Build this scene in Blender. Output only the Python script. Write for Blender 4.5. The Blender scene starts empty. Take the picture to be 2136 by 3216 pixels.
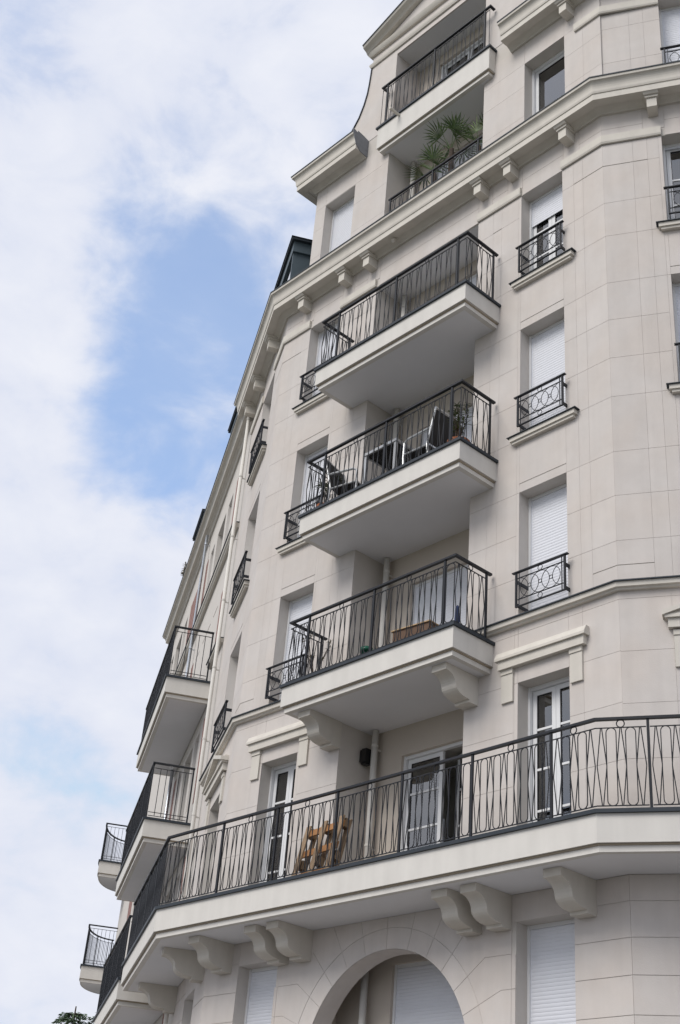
import bpy, bmesh, math, random
from mathutils import Vector, Matrix
random.seed(7)
S = bpy.context.scene
COL = S.collection

# ------------------------------------------------------------------ camera
cam_d = bpy.data.cameras.new('camera'); cam = bpy.data.objects.new('camera', cam_d); COL.objects.link(cam)
cam_d.sensor_fit = 'VERTICAL'; cam_d.sensor_height = 36.0; cam_d.sensor_width = 24.0
cam_d.lens = 4092.84 / 3216 * 36.0
cam_d.clip_start = 0.05; cam_d.clip_end = 5000
cam.matrix_world = Matrix(((0.68419121, 0.32872786, 0.65101489, 9.69297),
                           (0.72523196, -0.40085589, -0.55977956, -11.47611),
                           (0.07694802, 0.85513306, -0.51266602, -4.43978),
                           (0, 0, 0, 1)))
S.camera = cam
S.render.resolution_x = 680; S.render.resolution_y = 1024

# ------------------------------------------------------------------ world, sun, exposure
SUN_EL, SUN_AZ = math.radians(46), math.radians(184)      # azimuth measured from +Y clockwise (light comes from front left)
world = bpy.data.worlds.new('World'); S.world = world; world.use_nodes = True
wt = world.node_tree; wt.nodes.clear()
def wn(t, **k):
    n = wt.nodes.new(t)
    for a, b in k.items(): setattr(n, a, b)
    return n
wl = wt.links.new
w_out = wn('ShaderNodeOutputWorld'); w_bg = wn('ShaderNodeBackground'); w_bg.inputs['Strength'].default_value = 0.13
sky = wn('ShaderNodeTexSky', sky_type='NISHITA'); sky.sun_disc = False
sky.sun_elevation = SUN_EL; sky.sun_rotation = SUN_AZ; sky.altitude = 100; sky.air_density = 1.0; sky.dust_density = 0.4; sky.ozone_density = 1.6
tc = wn('ShaderNodeTexCoord')
mp = wn('ShaderNodeMapping'); mp.inputs['Scale'].default_value = (1.0, 1.0, 1.6); mp.inputs['Location'].default_value = (0.35, 0.1, 0.0)
wl(tc.outputs['Generated'], mp.inputs['Vector'])
nz = wn('ShaderNodeTexNoise'); nz.inputs['Scale'].default_value = 3.6; nz.inputs['Detail'].default_value = 8; nz.inputs['Roughness'].default_value = 0.5; nz.inputs['Distortion'].default_value = 0.35
wl(mp.outputs[0], nz.inputs['Vector'])
nz2 = wn('ShaderNodeTexNoise'); nz2.inputs['Scale'].default_value = 11.5; nz2.inputs['Detail'].default_value = 8; nz2.inputs['Roughness'].default_value = 0.55; nz2.inputs['Distortion'].default_value = 0.25
wl(mp.outputs[0], nz2.inputs['Vector'])
# a broken opening in the cloud deck: distance from a short line of directions
def dirdot(v, p0, p1, bias):
    d = wn('ShaderNodeVectorMath', operation='DOT_PRODUCT'); d.inputs[1].default_value = v
    wl(tc.outputs['Generated'], d.inputs[0])
    m = wn('ShaderNodeMapRange'); m.interpolation_type = 'SMOOTHSTEP'; m.inputs['From Min'].default_value = p0; m.inputs['From Max'].default_value = p1
    m.inputs['To Max'].default_value = bias; wl(d.outputs['Value'], m.inputs['Value']); return m.outputs[0]
CLOUD_GAPS = [((-0.6195, 0.4123, 0.668), 0.9910, 1.0, 0.17), ((-0.668, 0.4137, 0.618), 0.9955, 1.0, 0.09), ((-0.692, 0.432, 0.578), 0.9925, 1.0, 0.17), ((-0.662, 0.365, 0.654), 0.9960, 1.0, 0.09), ((-0.7225, 0.4282, 0.5428), 0.9960, 1.0, 0.09), ((-0.530, 0.390, 0.753), 0.9950, 1.0, 0.07)]
b0 = wn('ShaderNodeMath', operation='MULTIPLY_ADD'); wl(nz.outputs['Fac'], b0.inputs[0]); b0.inputs[1].default_value = 0.5; b0.inputs[2].default_value = 0.09; acc = b0.outputs[0]
for v, a, b, s in CLOUD_GAPS:
    n = wn('ShaderNodeMath', operation='SUBTRACT'); wl(acc, n.inputs[0]); wl(dirdot(v, a, b, s), n.inputs[1]); acc = n.outputs[0]
mix2 = wn('ShaderNodeMath', operation='MULTIPLY_ADD'); wl(nz2.outputs['Fac'], mix2.inputs[0]); mix2.inputs[1].default_value = 0.92; wl(acc, mix2.inputs[2])
cr = wn('ShaderNodeMapRange'); cr.interpolation_type = 'SMOOTHSTEP'
cr.inputs['From Min'].default_value = 0.40; cr.inputs['From Max'].default_value = 0.80; cr.inputs['To Min'].default_value = 0.34
wl(mix2.outputs[0], cr.inputs['Value'])
shade = wn('ShaderNodeMapRange'); shade.inputs['From Min'].default_value = 0.35; shade.inputs['From Max'].default_value = 0.7
wl(nz2.outputs['Fac'], shade.inputs['Value'])
cc = wn('ShaderNodeMix', data_type='RGBA'); cc.inputs['A'].default_value = (5.2, 5.5, 6.4, 1); cc.inputs['B'].default_value = (6.1, 6.25, 6.8, 1)
wl(shade.outputs[0], cc.inputs['Factor'])
mx = wn('ShaderNodeMix', data_type='RGBA'); wl(cr.outputs[0], mx.inputs['Factor']); tint = wn('ShaderNodeMix', data_type='RGBA', blend_type='MULTIPLY'); tint.inputs['Factor'].default_value = 1.0; tint.inputs['B'].default_value = (1.30, 1.72, 1.95, 1); wl(sky.outputs[0], tint.inputs['A']); cap_ = wn('ShaderNodeVectorMath', operation='MINIMUM'); cap_.inputs[1].default_value = (3.6, 4.8, 6.4); wl(tint.outputs['Result'], cap_.inputs[0]); wl(cap_.outputs[0], mx.inputs['A']); wl(cc.outputs['Result'], mx.inputs['B'])
wl(mx.outputs['Result'], w_bg.inputs['Color']); wl(w_bg.outputs[0], w_out.inputs['Surface'])
sd = bpy.data.lights.new('sun', 'SUN'); sd.energy = 2.25; sd.angle = math.radians(30); sd.color = (1.0, 0.955, 0.895)
sun = bpy.data.objects.new('sun', sd); COL.objects.link(sun)
sv = Vector((math.sin(SUN_AZ) * math.cos(SUN_EL), math.cos(SUN_AZ) * math.cos(SUN_EL), math.sin(SUN_EL)))
sun.rotation_euler = sv.to_track_quat('Z', 'Y').to_euler(); sun.location = sv * 60
S.view_settings.view_transform = 'Standard'; S.view_settings.look = 'None'; S.view_settings.gamma = 1.0
S.view_settings.use_curve_mapping = False; S.view_settings.exposure = 0.1

# ------------------------------------------------------------------ materials
def base_mat(name):
    m = bpy.data.materials.new(name); m.use_nodes = True
    return m, m.node_tree, m.node_tree.nodes['Principled BSDF']
def mat(name, col, rough=0.7, var=0.05, scale=6.0, bump=0.0, bscale=60.0, metal=0.0, rnd=0.0, hue=None, streak=0.0, spec=0.5):
    """painted / mineral surface: colour mottling by noise, per-piece random value, fine bump"""
    m, t, b = base_mat(name); L = t.links.new; N = t.nodes.new
    b.inputs['Roughness'].default_value = rough; b.inputs['Metallic'].default_value = metal
    b.inputs['Specular IOR Level'].default_value = spec
    co = N('ShaderNodeTexCoord'); geo = N('ShaderNodeNewGeometry')
    no = N('ShaderNodeTexNoise'); no.inputs['Scale'].default_value = scale; no.inputs['Detail'].default_value = 6; no.inputs['Roughness'].default_value = 0.6
    L(geo.outputs['Position'], no.inputs['Vector'])
    mr = N('ShaderNodeMapRange'); mr.inputs['From Min'].default_value = 0.25; mr.inputs['From Max'].default_value = 0.75
    mr.inputs['To Min'].default_value = 1 - var; mr.inputs['To Max'].default_value = 1 + var; L(no.outputs['Fac'], mr.inputs['Value'])
    val = mr.outputs[0]
    if rnd:
        oi = N('ShaderNodeObjectInfo'); r2 = N('ShaderNodeMapRange'); r2.inputs['To Min'].default_value = 1 - rnd; r2.inputs['To Max'].default_value = 1 + rnd
        L(oi.outputs['Random'], r2.inputs['Value']); mu = N('ShaderNodeMath'); mu.operation = 'MULTIPLY'; L(val, mu.inputs[0]); L(r2.outputs[0], mu.inputs[1]); val = mu.outputs[0]
    if streak:
        mp_ = N('ShaderNodeMapping'); mp_.inputs['Scale'].default_value = (7, 7, 0.5); L(geo.outputs['Position'], mp_.inputs['Vector'])
        n3 = N('ShaderNodeTexNoise'); n3.inputs['Scale'].default_value = 1.0; n3.inputs['Detail'].default_value = 5; L(mp_.outputs[0], n3.inputs['Vector'])
        r3 = N('ShaderNodeMapRange'); r3.inputs['From Min'].default_value = 0.35; r3.inputs['From Max'].default_value = 0.72; r3.inputs['To Min'].default_value = 1.0; r3.inputs['To Max'].default_value = 1 - streak
        L(n3.outputs['Fac'], r3.inputs['Value']); mu = N('ShaderNodeMath'); mu.operation = 'MULTIPLY'; L(val, mu.inputs[0]); L(r3.outputs[0], mu.inputs[1]); val = mu.outputs[0]
    cm = N('ShaderNodeVectorMath'); cm.operation = 'SCALE'; cm.inputs[0].default_value = col[:3]; L(val, cm.inputs['Scale'])
    out = cm.outputs[0]
    if hue:
        n2 = N('ShaderNodeTexNoise'); n2.inputs['Scale'].default_value = 1.3; n2.inputs['Detail'].default_value = 4; L(geo.outputs['Position'], n2.inputs['Vector'])
        mh = N('ShaderNodeMix'); mh.data_type = 'RGBA'; mh.blend_type = 'MULTIPLY'; mh.inputs['B'].default_value = (*hue, 1)
        rr = N('ShaderNodeMapRange'); rr.inputs['From Min'].default_value = 0.4; rr.inputs['From Max'].default_value = 0.65; L(n2.outputs['Fac'], rr.inputs['Value'])
        L(rr.outputs[0], mh.inputs['Factor']); L(out, mh.inputs['A']); out = mh.outputs['Result']
    L(out, b.inputs['Base Color'])
    if bump:
        nb = N('ShaderNodeTexNoise'); nb.inputs['Scale'].default_value = bscale; nb.inputs['Detail'].default_value = 5; L(geo.outputs['Position'], nb.inputs['Vector'])
        bp = N('ShaderNodeBump'); bp.inputs['Strength'].default_value = bump; bp.inputs['Distance'].default_value = 0.004
        L(nb.outputs['Fac'], bp.inputs['Height']); L(bp.outputs[0], b.inputs['Normal'])
    return m
M = {}
M['stone'] = mat('limestone', (0.588, 0.549, 0.519), 0.8, 0.05, 3.5, 0.35, 90, rnd=0.022, hue=(0.985, 0.962, 0.94), streak=0.055)
M['mortar'] = mat('limestone_core', (0.56, 0.525, 0.485), 0.85, 0.04, 5, 0.3, 60)
M['joint'] = mat('joint_mortar', (0.33, 0.30, 0.275), 0.9, 0.05, 8)
M['trim'] = mat('cream_cast_stone', (0.61, 0.575, 0.515), 0.72, 0.05, 4, 0.2, 60, streak=0.07)
M['fascia'] = mat('cream_render', (0.655, 0.632, 0.592), 0.75, 0.035, 3, 0.25, 120, streak=0.07)
M['groove'] = mat('brown_groove_shadow', (0.36, 0.30, 0.225), 0.8, 0.06, 6)  # brown shadow of the recessed drip line, put into the colour
M['soffit'] = mat('white_soffit_paint', (0.73, 0.73, 0.745), 0.85, 0.03, 1.5, 0.15, 80)
M['stucco'] = mat('pale_stucco', (0.60, 0.565, 0.525), 0.85, 0.03, 3, 0.3, 140)
M['loggia'] = mat('beige_loggia_render', (0.52, 0.465, 0.405), 0.8, 0.03, 3, 0.2, 100)
M['iron'] = mat('blue_black_ironwork', (0.016, 0.018, 0.023), 0.5, 0.12, 8, spec=0.3)
M['zinc'] = mat('dark_zinc', (0.032, 0.040, 0.050), 0.5, 0.08, 6, spec=0.3)
M['dormer'] = mat('slate_blue_zinc', (0.085, 0.115, 0.135), 0.45, 0.08, 5, metal=0.2)
M['lead'] = mat('lead_flashing', (0.20, 0.21, 0.23), 0.55, 0.15, 14, 0.3, 30, metal=0.3)
M['galv'] = mat('galvanised_pipe', (0.55, 0.58, 0.62), 0.3, 0.05, 10, metal=0.8)
M['shutter'] = mat('white_roller_shutter', (0.72, 0.735, 0.785), 0.45, 0.02, 4)
M['pvc'] = mat('white_pvc', (0.74, 0.745, 0.755), 0.35, 0.015, 4)
M['gasket'] = mat('black_gasket', (0.015, 0.015, 0.017), 0.6)
M['room'] = mat('dim_room_wall', (0.42, 0.40, 0.37), 0.9)
M['reflection_curtain'] = mat('pale_reflection_curtain', (0.66, 0.69, 0.75), 0.9, 0.06, 14)  # pale sheet added to stand in for sky reflected in the lower panes
M['blackmetal'] = mat('black_lantern', (0.010, 0.010, 0.011), 0.35)
M['alu'] = mat('brushed_aluminium', (0.56, 0.57, 0.58), 0.35, 0.03, 20, metal=0.55)
M['mesh'] = mat('black_textilene', (0.017, 0.017, 0.018), 0.7)
M['terracotta'] = mat('terracotta', (0.42, 0.145, 0.065), 0.8, 0.08, 20)
M['pallet'] = mat('weathered_pine', (0.30, 0.205, 0.125), 0.8, 0.22, 9, 0.4, 50, rnd=0.2, streak=0.35)
M['pine'] = mat('orange_pine', (0.36, 0.165, 0.055), 0.75, 0.2, 9, 0.4, 50, rnd=0.2, streak=0.3)
M['boxwood'] = mat('brown_wood', (0.13, 0.068, 0.035), 0.6, 0.15, 12)
M['lightwood'] = mat('pale_wood', (0.52, 0.36, 0.20), 0.6, 0.1, 12)
M['greenglass'] = mat('green_glaze', (0.012, 0.11, 0.065), 0.2)
M['bluecloth'] = mat('navy_cloth', (0.015, 0.03, 0.09), 0.8)
M['soil'] = mat('soil', (0.05, 0.035, 0.025), 0.95)
M['asphalt'] = mat('asphalt', (0.06, 0.06, 0.062), 0.9, 0.15, 3, 0.5, 80)
M['paving'] = mat('pale_paving', (0.135, 0.13, 0.124), 0.85, 0.08, 2, 0.3, 40)
M['kerb'] = mat('granite_kerb', (0.36, 0.35, 0.34), 0.8, 0.1, 12)
M['earth'] = mat('ground', (0.12, 0.13, 0.08), 0.95, 0.2, 0.6)
M['bark'] = mat('bark', (0.075, 0.055, 0.042), 0.95, 0.25, 12, 0.8, 30)
M['line'] = mat('road_paint', (0.75, 0.75, 0.73), 0.8, 0.08, 9)
def leaf_mat(name, c1, c2, trans=0.25):
    m, t, b = base_mat(name); L = t.links.new; N = t.nodes.new
    g = N('ShaderNodeNewGeometry'); r = N('ShaderNodeMix'); r.data_type = 'RGBA'; r.inputs['A'].default_value = (*c1, 1); r.inputs['B'].default_value = (*c2, 1)
    L(g.outputs['Random Per Island'], r.inputs['Factor']); L(r.outputs['Result'], b.inputs['Base Color']); b.inputs['Roughness'].default_value = 0.5
    return m
M['palm'] = leaf_mat('palm_leaf', (0.035, 0.075, 0.022), (0.11, 0.165, 0.05))
M['cedar'] = leaf_mat('cedar_needles', (0.03, 0.06, 0.028), (0.075, 0.12, 0.05))
M['plant'] = leaf_mat('pot_plant_leaf', (0.05, 0.09, 0.025), (0.13, 0.17, 0.05))
M['dry'] = leaf_mat('dry_stem_leaf', (0.16, 0.13, 0.07), (0.3, 0.25, 0.14))
# brickwork
mb, t, b = base_mat('red_brickwork'); N = t.nodes.new; L = t.links.new
bt = N('ShaderNodeTexBrick'); bt.inputs['Color1'].default_value = (0.22, 0.10, 0.085, 1); bt.inputs['Color2'].default_value = (0.28, 0.135, 0.115, 1); bt.inputs['Mortar'].default_value = (0.36, 0.30, 0.26, 1)
bt.inputs['Scale'].default_value = 1.0; bt.inputs['Brick Width'].default_value = 0.22; bt.inputs['Row Height'].default_value = 0.07; bt.inputs['Mortar Size'].default_value = 0.006
uvn = N('ShaderNodeUVMap'); L(uvn.outputs[0], bt.inputs['Vector']); L(bt.outputs['Color'], b.inputs['Base Color']); b.inputs['Roughness'].default_value = 0.9
bb = N('ShaderNodeBump'); bb.inputs['Strength'].default_value = 0.6; bb.inputs['Distance'].default_value = 0.006; bb.invert = True; L(bt.outputs['Fac'], bb.inputs['Height']); L(bb.outputs[0], b.inputs['Normal'])
M['brick'] = mb
# window glass
mg = bpy.data.materials.new('window_glass'); mg.use_nodes = True; t = mg.node_tree; t.nodes.clear(); N = t.nodes.new; L = t.links.new
o = N('ShaderNodeOutputMaterial'); ms = N('ShaderNodeMixShader'); tr = N('ShaderNodeBsdfTransparent'); tr.inputs[0].default_value = (0.86, 0.9, 0.9, 1)
gl = N('ShaderNodeBsdfGlossy'); gl.inputs['Roughness'].default_value = 0.02; fr = N('ShaderNodeFresnel'); fr.inputs[0].default_value = 1.52
ad = N('ShaderNodeMath'); ad.operation = 'MULTIPLY_ADD'; ad.inputs[1].default_value = 2.4; ad.inputs[2].default_value = 0.15; ad.use_clamp = True; L(fr.outputs[0], ad.inputs[0]); L(ad.outputs[0], ms.inputs[0]); L(tr.outputs[0], ms.inputs[1]); L(gl.outputs[0], ms.inputs[2]); L(ms.outputs[0], o.inputs['Surface'])
M['glass'] = mg

# ------------------------------------------------------------------ helpers
class Frame:
    """wall frame: u along the wall, n outwards, z up"""
    def __init__(s, o, ang, out):
        s.o = Vector(o); a = math.radians(ang); s.u = Vector((math.cos(a), math.sin(a)))
        s.n = Vector((-s.u.y, s.u.x));
        if s.n.dot(Vector(out)) < 0: s.n = -s.n
    def p(s, u, n, z):
        v = s.o + s.u * u + s.n * n; return Vector((v.x, v.y, z))
    def xy(s, u, n=0): return s.o + s.u * u + s.n * n
XL, XR = -5.63, 1.545
FC = Frame((0, 0), 0, (0, -1)); FR = Frame((XR, 0), 29.5, (0, -1)); FL = Frame((XL, 0), 151.2, (0, -1))
IDF = Frame((0, 0), 0, (0, -1))
class MB:
    def __init__(s): s.v = []; s.f = []
    def add(s, vs, fs):
        k = len(s.v); s.v += [tuple(x) for x in vs]; s.f += [tuple(i + k for i in f) for f in fs]
    def box(s, F, u0, u1, n0, n1, z0, z1):
        c = [F.p(u, n, z) for z in (z0, z1) for u, n in ((u0, n0), (u1, n0), (u1, n1), (u0, n1))]
        s.add(c, [(0, 1, 2, 3), (4, 5, 6, 7), (0, 1, 5, 4), (1, 2, 6, 5), (2, 3, 7, 6), (3, 0, 4, 7)]); return s
    def bx(s, x0, x1, y0, y1, z0, z1):
        c = [(x, y, z) for z in (z0, z1) for x, y in ((x0, y0), (x1, y0), (x1, y1), (x0, y1))]
        s.add(c, [(0, 1, 2, 3), (4, 5, 6, 7), (0, 1, 5, 4), (1, 2, 6, 5), (2, 3, 7, 6), (3, 0, 4, 7)]); return s
    def prism(s, pts, d):
        """polygon (3d points) extruded by vector d"""
        k = len(pts); a = [Vector(p) for p in pts]; d = Vector(d)
        s.add(a + [p + d for p in a], [tuple(range(k)), tuple(range(2 * k - 1, k - 1, -1))] + [(i, (i + 1) % k, (i + 1) % k + k, i + k) for i in range(k)]); return s
    def tube(s, path, r, sides=6, closed=False, taper=None, caps=True):
        P = [Vector(p) for p in path]; k = len(P); rings = []
        for i, p in enumerate(P):
            a = P[(i - 1) % k] if (closed or i) else P[i]; c = P[(i + 1) % k] if (closed or i < k - 1) else P[i]
            d = (c - a); d = d.normalized() if d.length > 1e-9 else Vector((0, 0, 1))
            ref = Vector((0, 0, 1)) if abs(d.z) < 0.9 else Vector((1, 0, 0))
            if i and not closed and False: pass
            x = d.cross(ref).normalized(); y = d.cross(x).normalized()
            if rings:
                # keep the ring orientation continuous
                px = rings[-1][1]; x = (px - d * px.dot(d)); x = x.normalized() if x.length > 1e-6 else d.cross(ref).normalized(); y = d.cross(x).normalized()
            rr = r if taper is None else taper[i]
            rings.append(([p + (x * math.cos(2 * math.pi * j / sides) + y * math.sin(2 * math.pi * j / sides)) * rr for j in range(sides)], x))
        vs = [q for rg, _ in rings for q in rg]; fs = []
        for i in range(k if closed else k - 1):
            for j in range(sides):
                a = i * sides + j; b_ = i * sides + (j + 1) % sides; c = ((i + 1) % k) * sides + (j + 1) % sides; d = ((i + 1) % k) * sides + j
                fs.append((a, b_, c, d))
        if not closed and caps: fs.append(tuple(range(sides))); fs.append(tuple(range((k - 1) * sides, k * sides)))
        s.add(vs, fs); return s
    def sweep(s, path, prof, side, closed_prof=True):
        """profile (n, z) swept along a plan polyline with mitred corners; side=+1 offsets to the right of the path"""
        P = [Vector(p) for p in path]; k = len(P)
        nrm = []
        for i in range(k - 1):
            d = (P[i + 1] - P[i]).normalized(); nrm.append(Vector((d.y, -d.x)) * side)
        off = []
        for i in range(k):
            if i == 0: off.append(nrm[0])
            elif i == k - 1: off.append(nrm[-1])
            else:
                m = nrm[i - 1] + nrm[i]; off.append(m / (m.dot(nrm[i])) if m.length > 1e-6 else nrm[i])
        m = len(prof); vs = []
        for i in range(k):
            for n, z in prof:
                q = P[i] + off[i] * n; vs.append((q.x, q.y, z))
        fs = []
        for i in range(k - 1):
            for j in range(m):
                fs.append((i * m + j, i * m + (j + 1) % m, (i + 1) * m + (j + 1) % m, (i + 1) * m + j))
        fs.append(tuple(range(m))); fs.append(tuple(range((k - 1) * m, k * m)))
        s.add(vs, fs); return s
    def mesh(s, name, smooth=False):
        me = bpy.data.meshes.new(name); me.from_pydata(s.v, [], s.f); bm = bmesh.new(); bm.from_mesh(me)
        bmesh.ops.recalc_face_normals(bm, faces=bm.faces); bm.to_mesh(me); bm.free()
        if smooth:
            for p in me.polygons: p.use_smooth = True
        return me
    def build(s, name, m, parent=None, smooth=False, label=None):
        me = s.mesh(name, smooth); me.materials.append(M[m] if isinstance(m, str) else m)
        return link(name, me, parent, label)
def link(name, me, parent=None, label=None, loc=None, rot=None):
    o = bpy.data.objects.new(name, me); COL.objects.link(o)
    if loc is not None: o.location = loc
    if rot is not None: o.rotation_euler = rot
    if parent is not None:
        o.parent = parent
        if parent.type == 'EMPTY' and parent.get('world_parts'): o.matrix_parent_inverse = Matrix.Translation(-Vector(parent.location))
    if label: o['label'] = label
    return o
def thing(name, label, cat, loc=(0, 0, 0), rz=0, group=None, world_parts=False):
    o = bpy.data.objects.new(name, None); COL.objects.link(o); o.location = loc; o.rotation_euler = (0, 0, rz); o.empty_display_size = 0.2
    o['label'] = label; o['category'] = cat
    if group: o['group'] = group
    if world_parts: o['world_parts'] = 1
    return o
def tag(o, label, cat, group=None):
    o['label'] = label; o['category'] = cat
    if group: o['group'] = group
    return o
def struct(o): o['kind'] = 'structure'; return o

GROUND = -6.05
# ------------------------------------------------------------------ ground
struct(MB().bx(-2500, 2500, -2500, 2500, GROUND - 0.6, GROUND - 0.15).build('ground', 'earth'))
struct(MB().bx(-120, 120, -27, -15.2, GROUND - 0.148, GROUND - 0.118).build('road', 'asphalt'))
kerb_ = MB().bx(-120, 120, -15.2, -15.0, GROUND - 0.148, GROUND + 0.01); struct(kerb_.build('kerb', 'kerb'))
struct(MB().bx(-120, 120, -14.998, 60, GROUND - 0.148, GROUND).build('pavement', 'paving'))
struct(MB().bx(-120, 120, -33, -27.2, GROUND - 0.148, GROUND).build('pavement', 'paving'))
struct(MB().bx(-120, 120, -27.198, -27.0, GROUND - 0.148, GROUND + 0.01).build('kerb', 'kerb'))
for i in range(12): struct(MB().bx(-60 + i * 9, -57 + i * 9, -21.2, -21.05, GROUND - 0.118, GROUND - 0.114).build('road_marking', 'line'))

# ------------------------------------------------------------------ wall building blocks
def inset_poly(pts, d):
    k = len(pts); area = sum(pts[i][0] * pts[(i + 1) % k][1] - pts[(i + 1) % k][0] * pts[i][1] for i in range(k)); sg = 1 if area > 0 else -1
    out = []
    for i in range(k):
        a, p, c = Vector(pts[i - 1]), Vector(pts[i]), Vector(pts[(i + 1) % k])
        d1 = (p - a).normalized(); d2 = (c - p).normalized()
        n1 = Vector((-d1.y, d1.x)) * sg; n2 = Vector((-d2.y, d2.x)) * sg
        m = n1 + n2; m = m / max(m.dot(n1), 0.25) if m.length > 1e-6 else n1
        q = p + m * d; out.append((q.x, q.y))
    return out
STONE_T = 0.007
def stone(F, pts, parent, gap=0.005, proud=0.0, mat_='stone', name='stone'):
    o = inset_poly(pts, gap / 2); f = inset_poly(pts, gap / 2 + 0.0022); k = len(pts)
    vs = [F.p(u, -STONE_T + 0.001, z) for u, z in o] + [F.p(u, proud - 0.0022, z) for u, z in o] + [F.p(u, proud, z) for u, z in f]
    fs = [(i, (i + 1) % k, (i + 1) % k + k, i + k) for i in range(k)] + [(i + k, (i + 1) % k + k, (i + 1) % k + 2 * k, i + 2 * k) for i in range(k)] + [tuple(range(2 * k, 3 * k))]
    b = MB(); b.add(vs, fs); return b.build(name, mat_, parent)
def block(F, u0, u1, z0, z1, parent, gz, gu=0.0016, proud=0.0):
    b = MB(); vs = []; e = 0.0012
    for n, x in ((-STONE_T + .001, 0), (proud - e, 0), (proud, 1)):
        a, c, d, f = u0 + gu / 2 + x * e * .6, u1 - gu / 2 - x * e * .6, z0 + gz / 2 + x * e, z1 - gz / 2 - x * e
        vs += [F.p(a, n, d), F.p(c, n, d), F.p(c, n, f), F.p(a, n, f)]
    fs = [(i + 4 * k, (i + 1) % 4 + 4 * k, (i + 1) % 4 + 4 * k + 4, i + 4 * k + 4) for k in (0, 1) for i in range(4)] + [(8, 9, 10, 11)]
    b.add(vs, fs); return b.build('stone', 'stone', parent)
def rect(u0, u1, z0, z1): return [(u0, z0), (u1, z0), (u1, z1), (u0, z1)]
WIDE = {10.0: 0.016, 3.32: 0.012, 5.105: 0.012, 7.905: 0.012}
def column(F, parent, u0, u1, zs, gap=0.005, skip=(), proud=0.0, wide=False):
    for a, b in zip(zs[:-1], zs[1:]):
        if wide: a += WIDE.get(a, 0) / 2; b -= WIDE.get(b, 0) / 2
        if any(a >= s0 - 1e-4 and b <= s1 + 1e-4 for s0, s1 in skip): continue
        block(F, u0, u1, a, b, parent, gap, 0.0016 if gap < .006 else .004, proud)
def wall_core(F, u0, u1, z0, z1, holes, n0=-STONE_T, back=-0.4):
    """flat wall with rectangular openings; holes = (u0,u1,z0,z1,depth)"""
    us = sorted({u0, u1} | {h[0] for h in holes} | {h[1] for h in holes}); zs = sorted({z0, z1} | {h[2] for h in holes} | {h[3] for h in holes})
    us = [u for u in us if u0 <= u <= u1]; zs = [z for z in zs if z0 <= z <= z1]
    b = MB()
    def hole(uc, zc): return next((h for h in holes if h[0] < uc < h[1] and h[2] < zc < h[3]), None)
    for i in range(len(us) - 1):
        for j in range(len(zs) - 1):
            ua, ub, za, zb = us[i], us[i + 1], zs[j], zs[j + 1]
            if not hole((ua + ub) / 2, (za + zb) / 2):
                b.add([F.p(ua, n0, za), F.p(ub, n0, za), F.p(ub, n0, zb), F.p(ua, n0, zb)], [(0, 1, 2, 3)])
    for h in holes:
        a, c, e, g, d = h; q = [F.p(u, n, z) for n in (n0, -d) for u, z in ((a, e), (c, e), (c, g), (a, g))]
        b.add(q, [(0, 1, 5, 4), (1, 2, 6, 5), (2, 3, 7, 6), (3, 0, 4, 7)])
    return b

H = 2.8
building = thing('apartment_building', 'cream limestone apartment block with tiered balconies, bold cornice and gabled top', 'building', (-2.0, 0.5, GROUND), world_parts=True)
mx_ = lambda x: -4.115 - x
WIN_R = (0.0, 0.795); WIN_L = (-4.915, -4.115)
WTOP = {k: 4.967 + H * k for k in (0, 1)}
SILL = {1: 5.86, 2: 8.66}
LOG = (-3.222, -0.892)
Z1 = 2.853
D_B, D_S = 0.838, 0.758

# holes in the middle wall
holes = []
for a, c in (WIN_R, WIN_L):
    holes += [(a, c, -0.05, 2.19, .24), (a, c, 3.08, 4.967, .24), (a, c, 5.86, 7.767, .24), (a, c, 8.66, 10.44, .24)]
    holes += [(a, c + 0.02, -2.9, -0.72, .24)]
holes += [(-4.88, -4.055, 11.5, 13.43, .24), (0.045, 0.876, 11.5, 13.445, .24)]
for z0, z1 in ((-0.05, 2.462), (2.75, 5.262), (5.55, 8.062), (8.35, 10.44)): holes.append((LOG[0], LOG[1], z0, z1, 0.62))
holes += [(-3.18, -0.855, 11.45, 13.69, .62), (-3.17, -0.84, 14.1, 16.35, .62)]
holes += [(-3.45, -0.66, GROUND, -0.79, 0.06)]
# wall surfaces
w_mid = wall_core(FC, XL, XR, GROUND, 11.5, [h for h in holes if h[3] < 11]).build('wall', 'mortar', building)
w_top = wall_core(FC, -5.17, XR + 0.05, 11.5, 14.4, [h for h in holes if h[2] >= 11.4 and h[2] < 14], ).build('wall', 'mortar', building)
LCW = (0.845, 1.95); RCW = (0.857, 1.945)
def ch_holes(W): return [(W[0], W[1], -0.05, 2.19, .24), (W[0], W[1], 3.08, 4.967, .24), (W[0], W[1], 5.86, 7.767, .24), (W[0], W[1], 8.66, 10.44, .24)]
w_lc = wall_core(FL, 0, 3.15, GROUND, 11.5, ch_holes(LCW) + [(1.0, 2.0, -2.9, -0.78, .24)]).build('wall', 'mortar', building)
w_rc = wall_core(FR, 0, 3.15, GROUND, 14.4, ch_holes(RCW) + [(0.95, 2.0, 11.52, 13.47, .24)]).build('wall', 'mortar', building)
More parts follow.
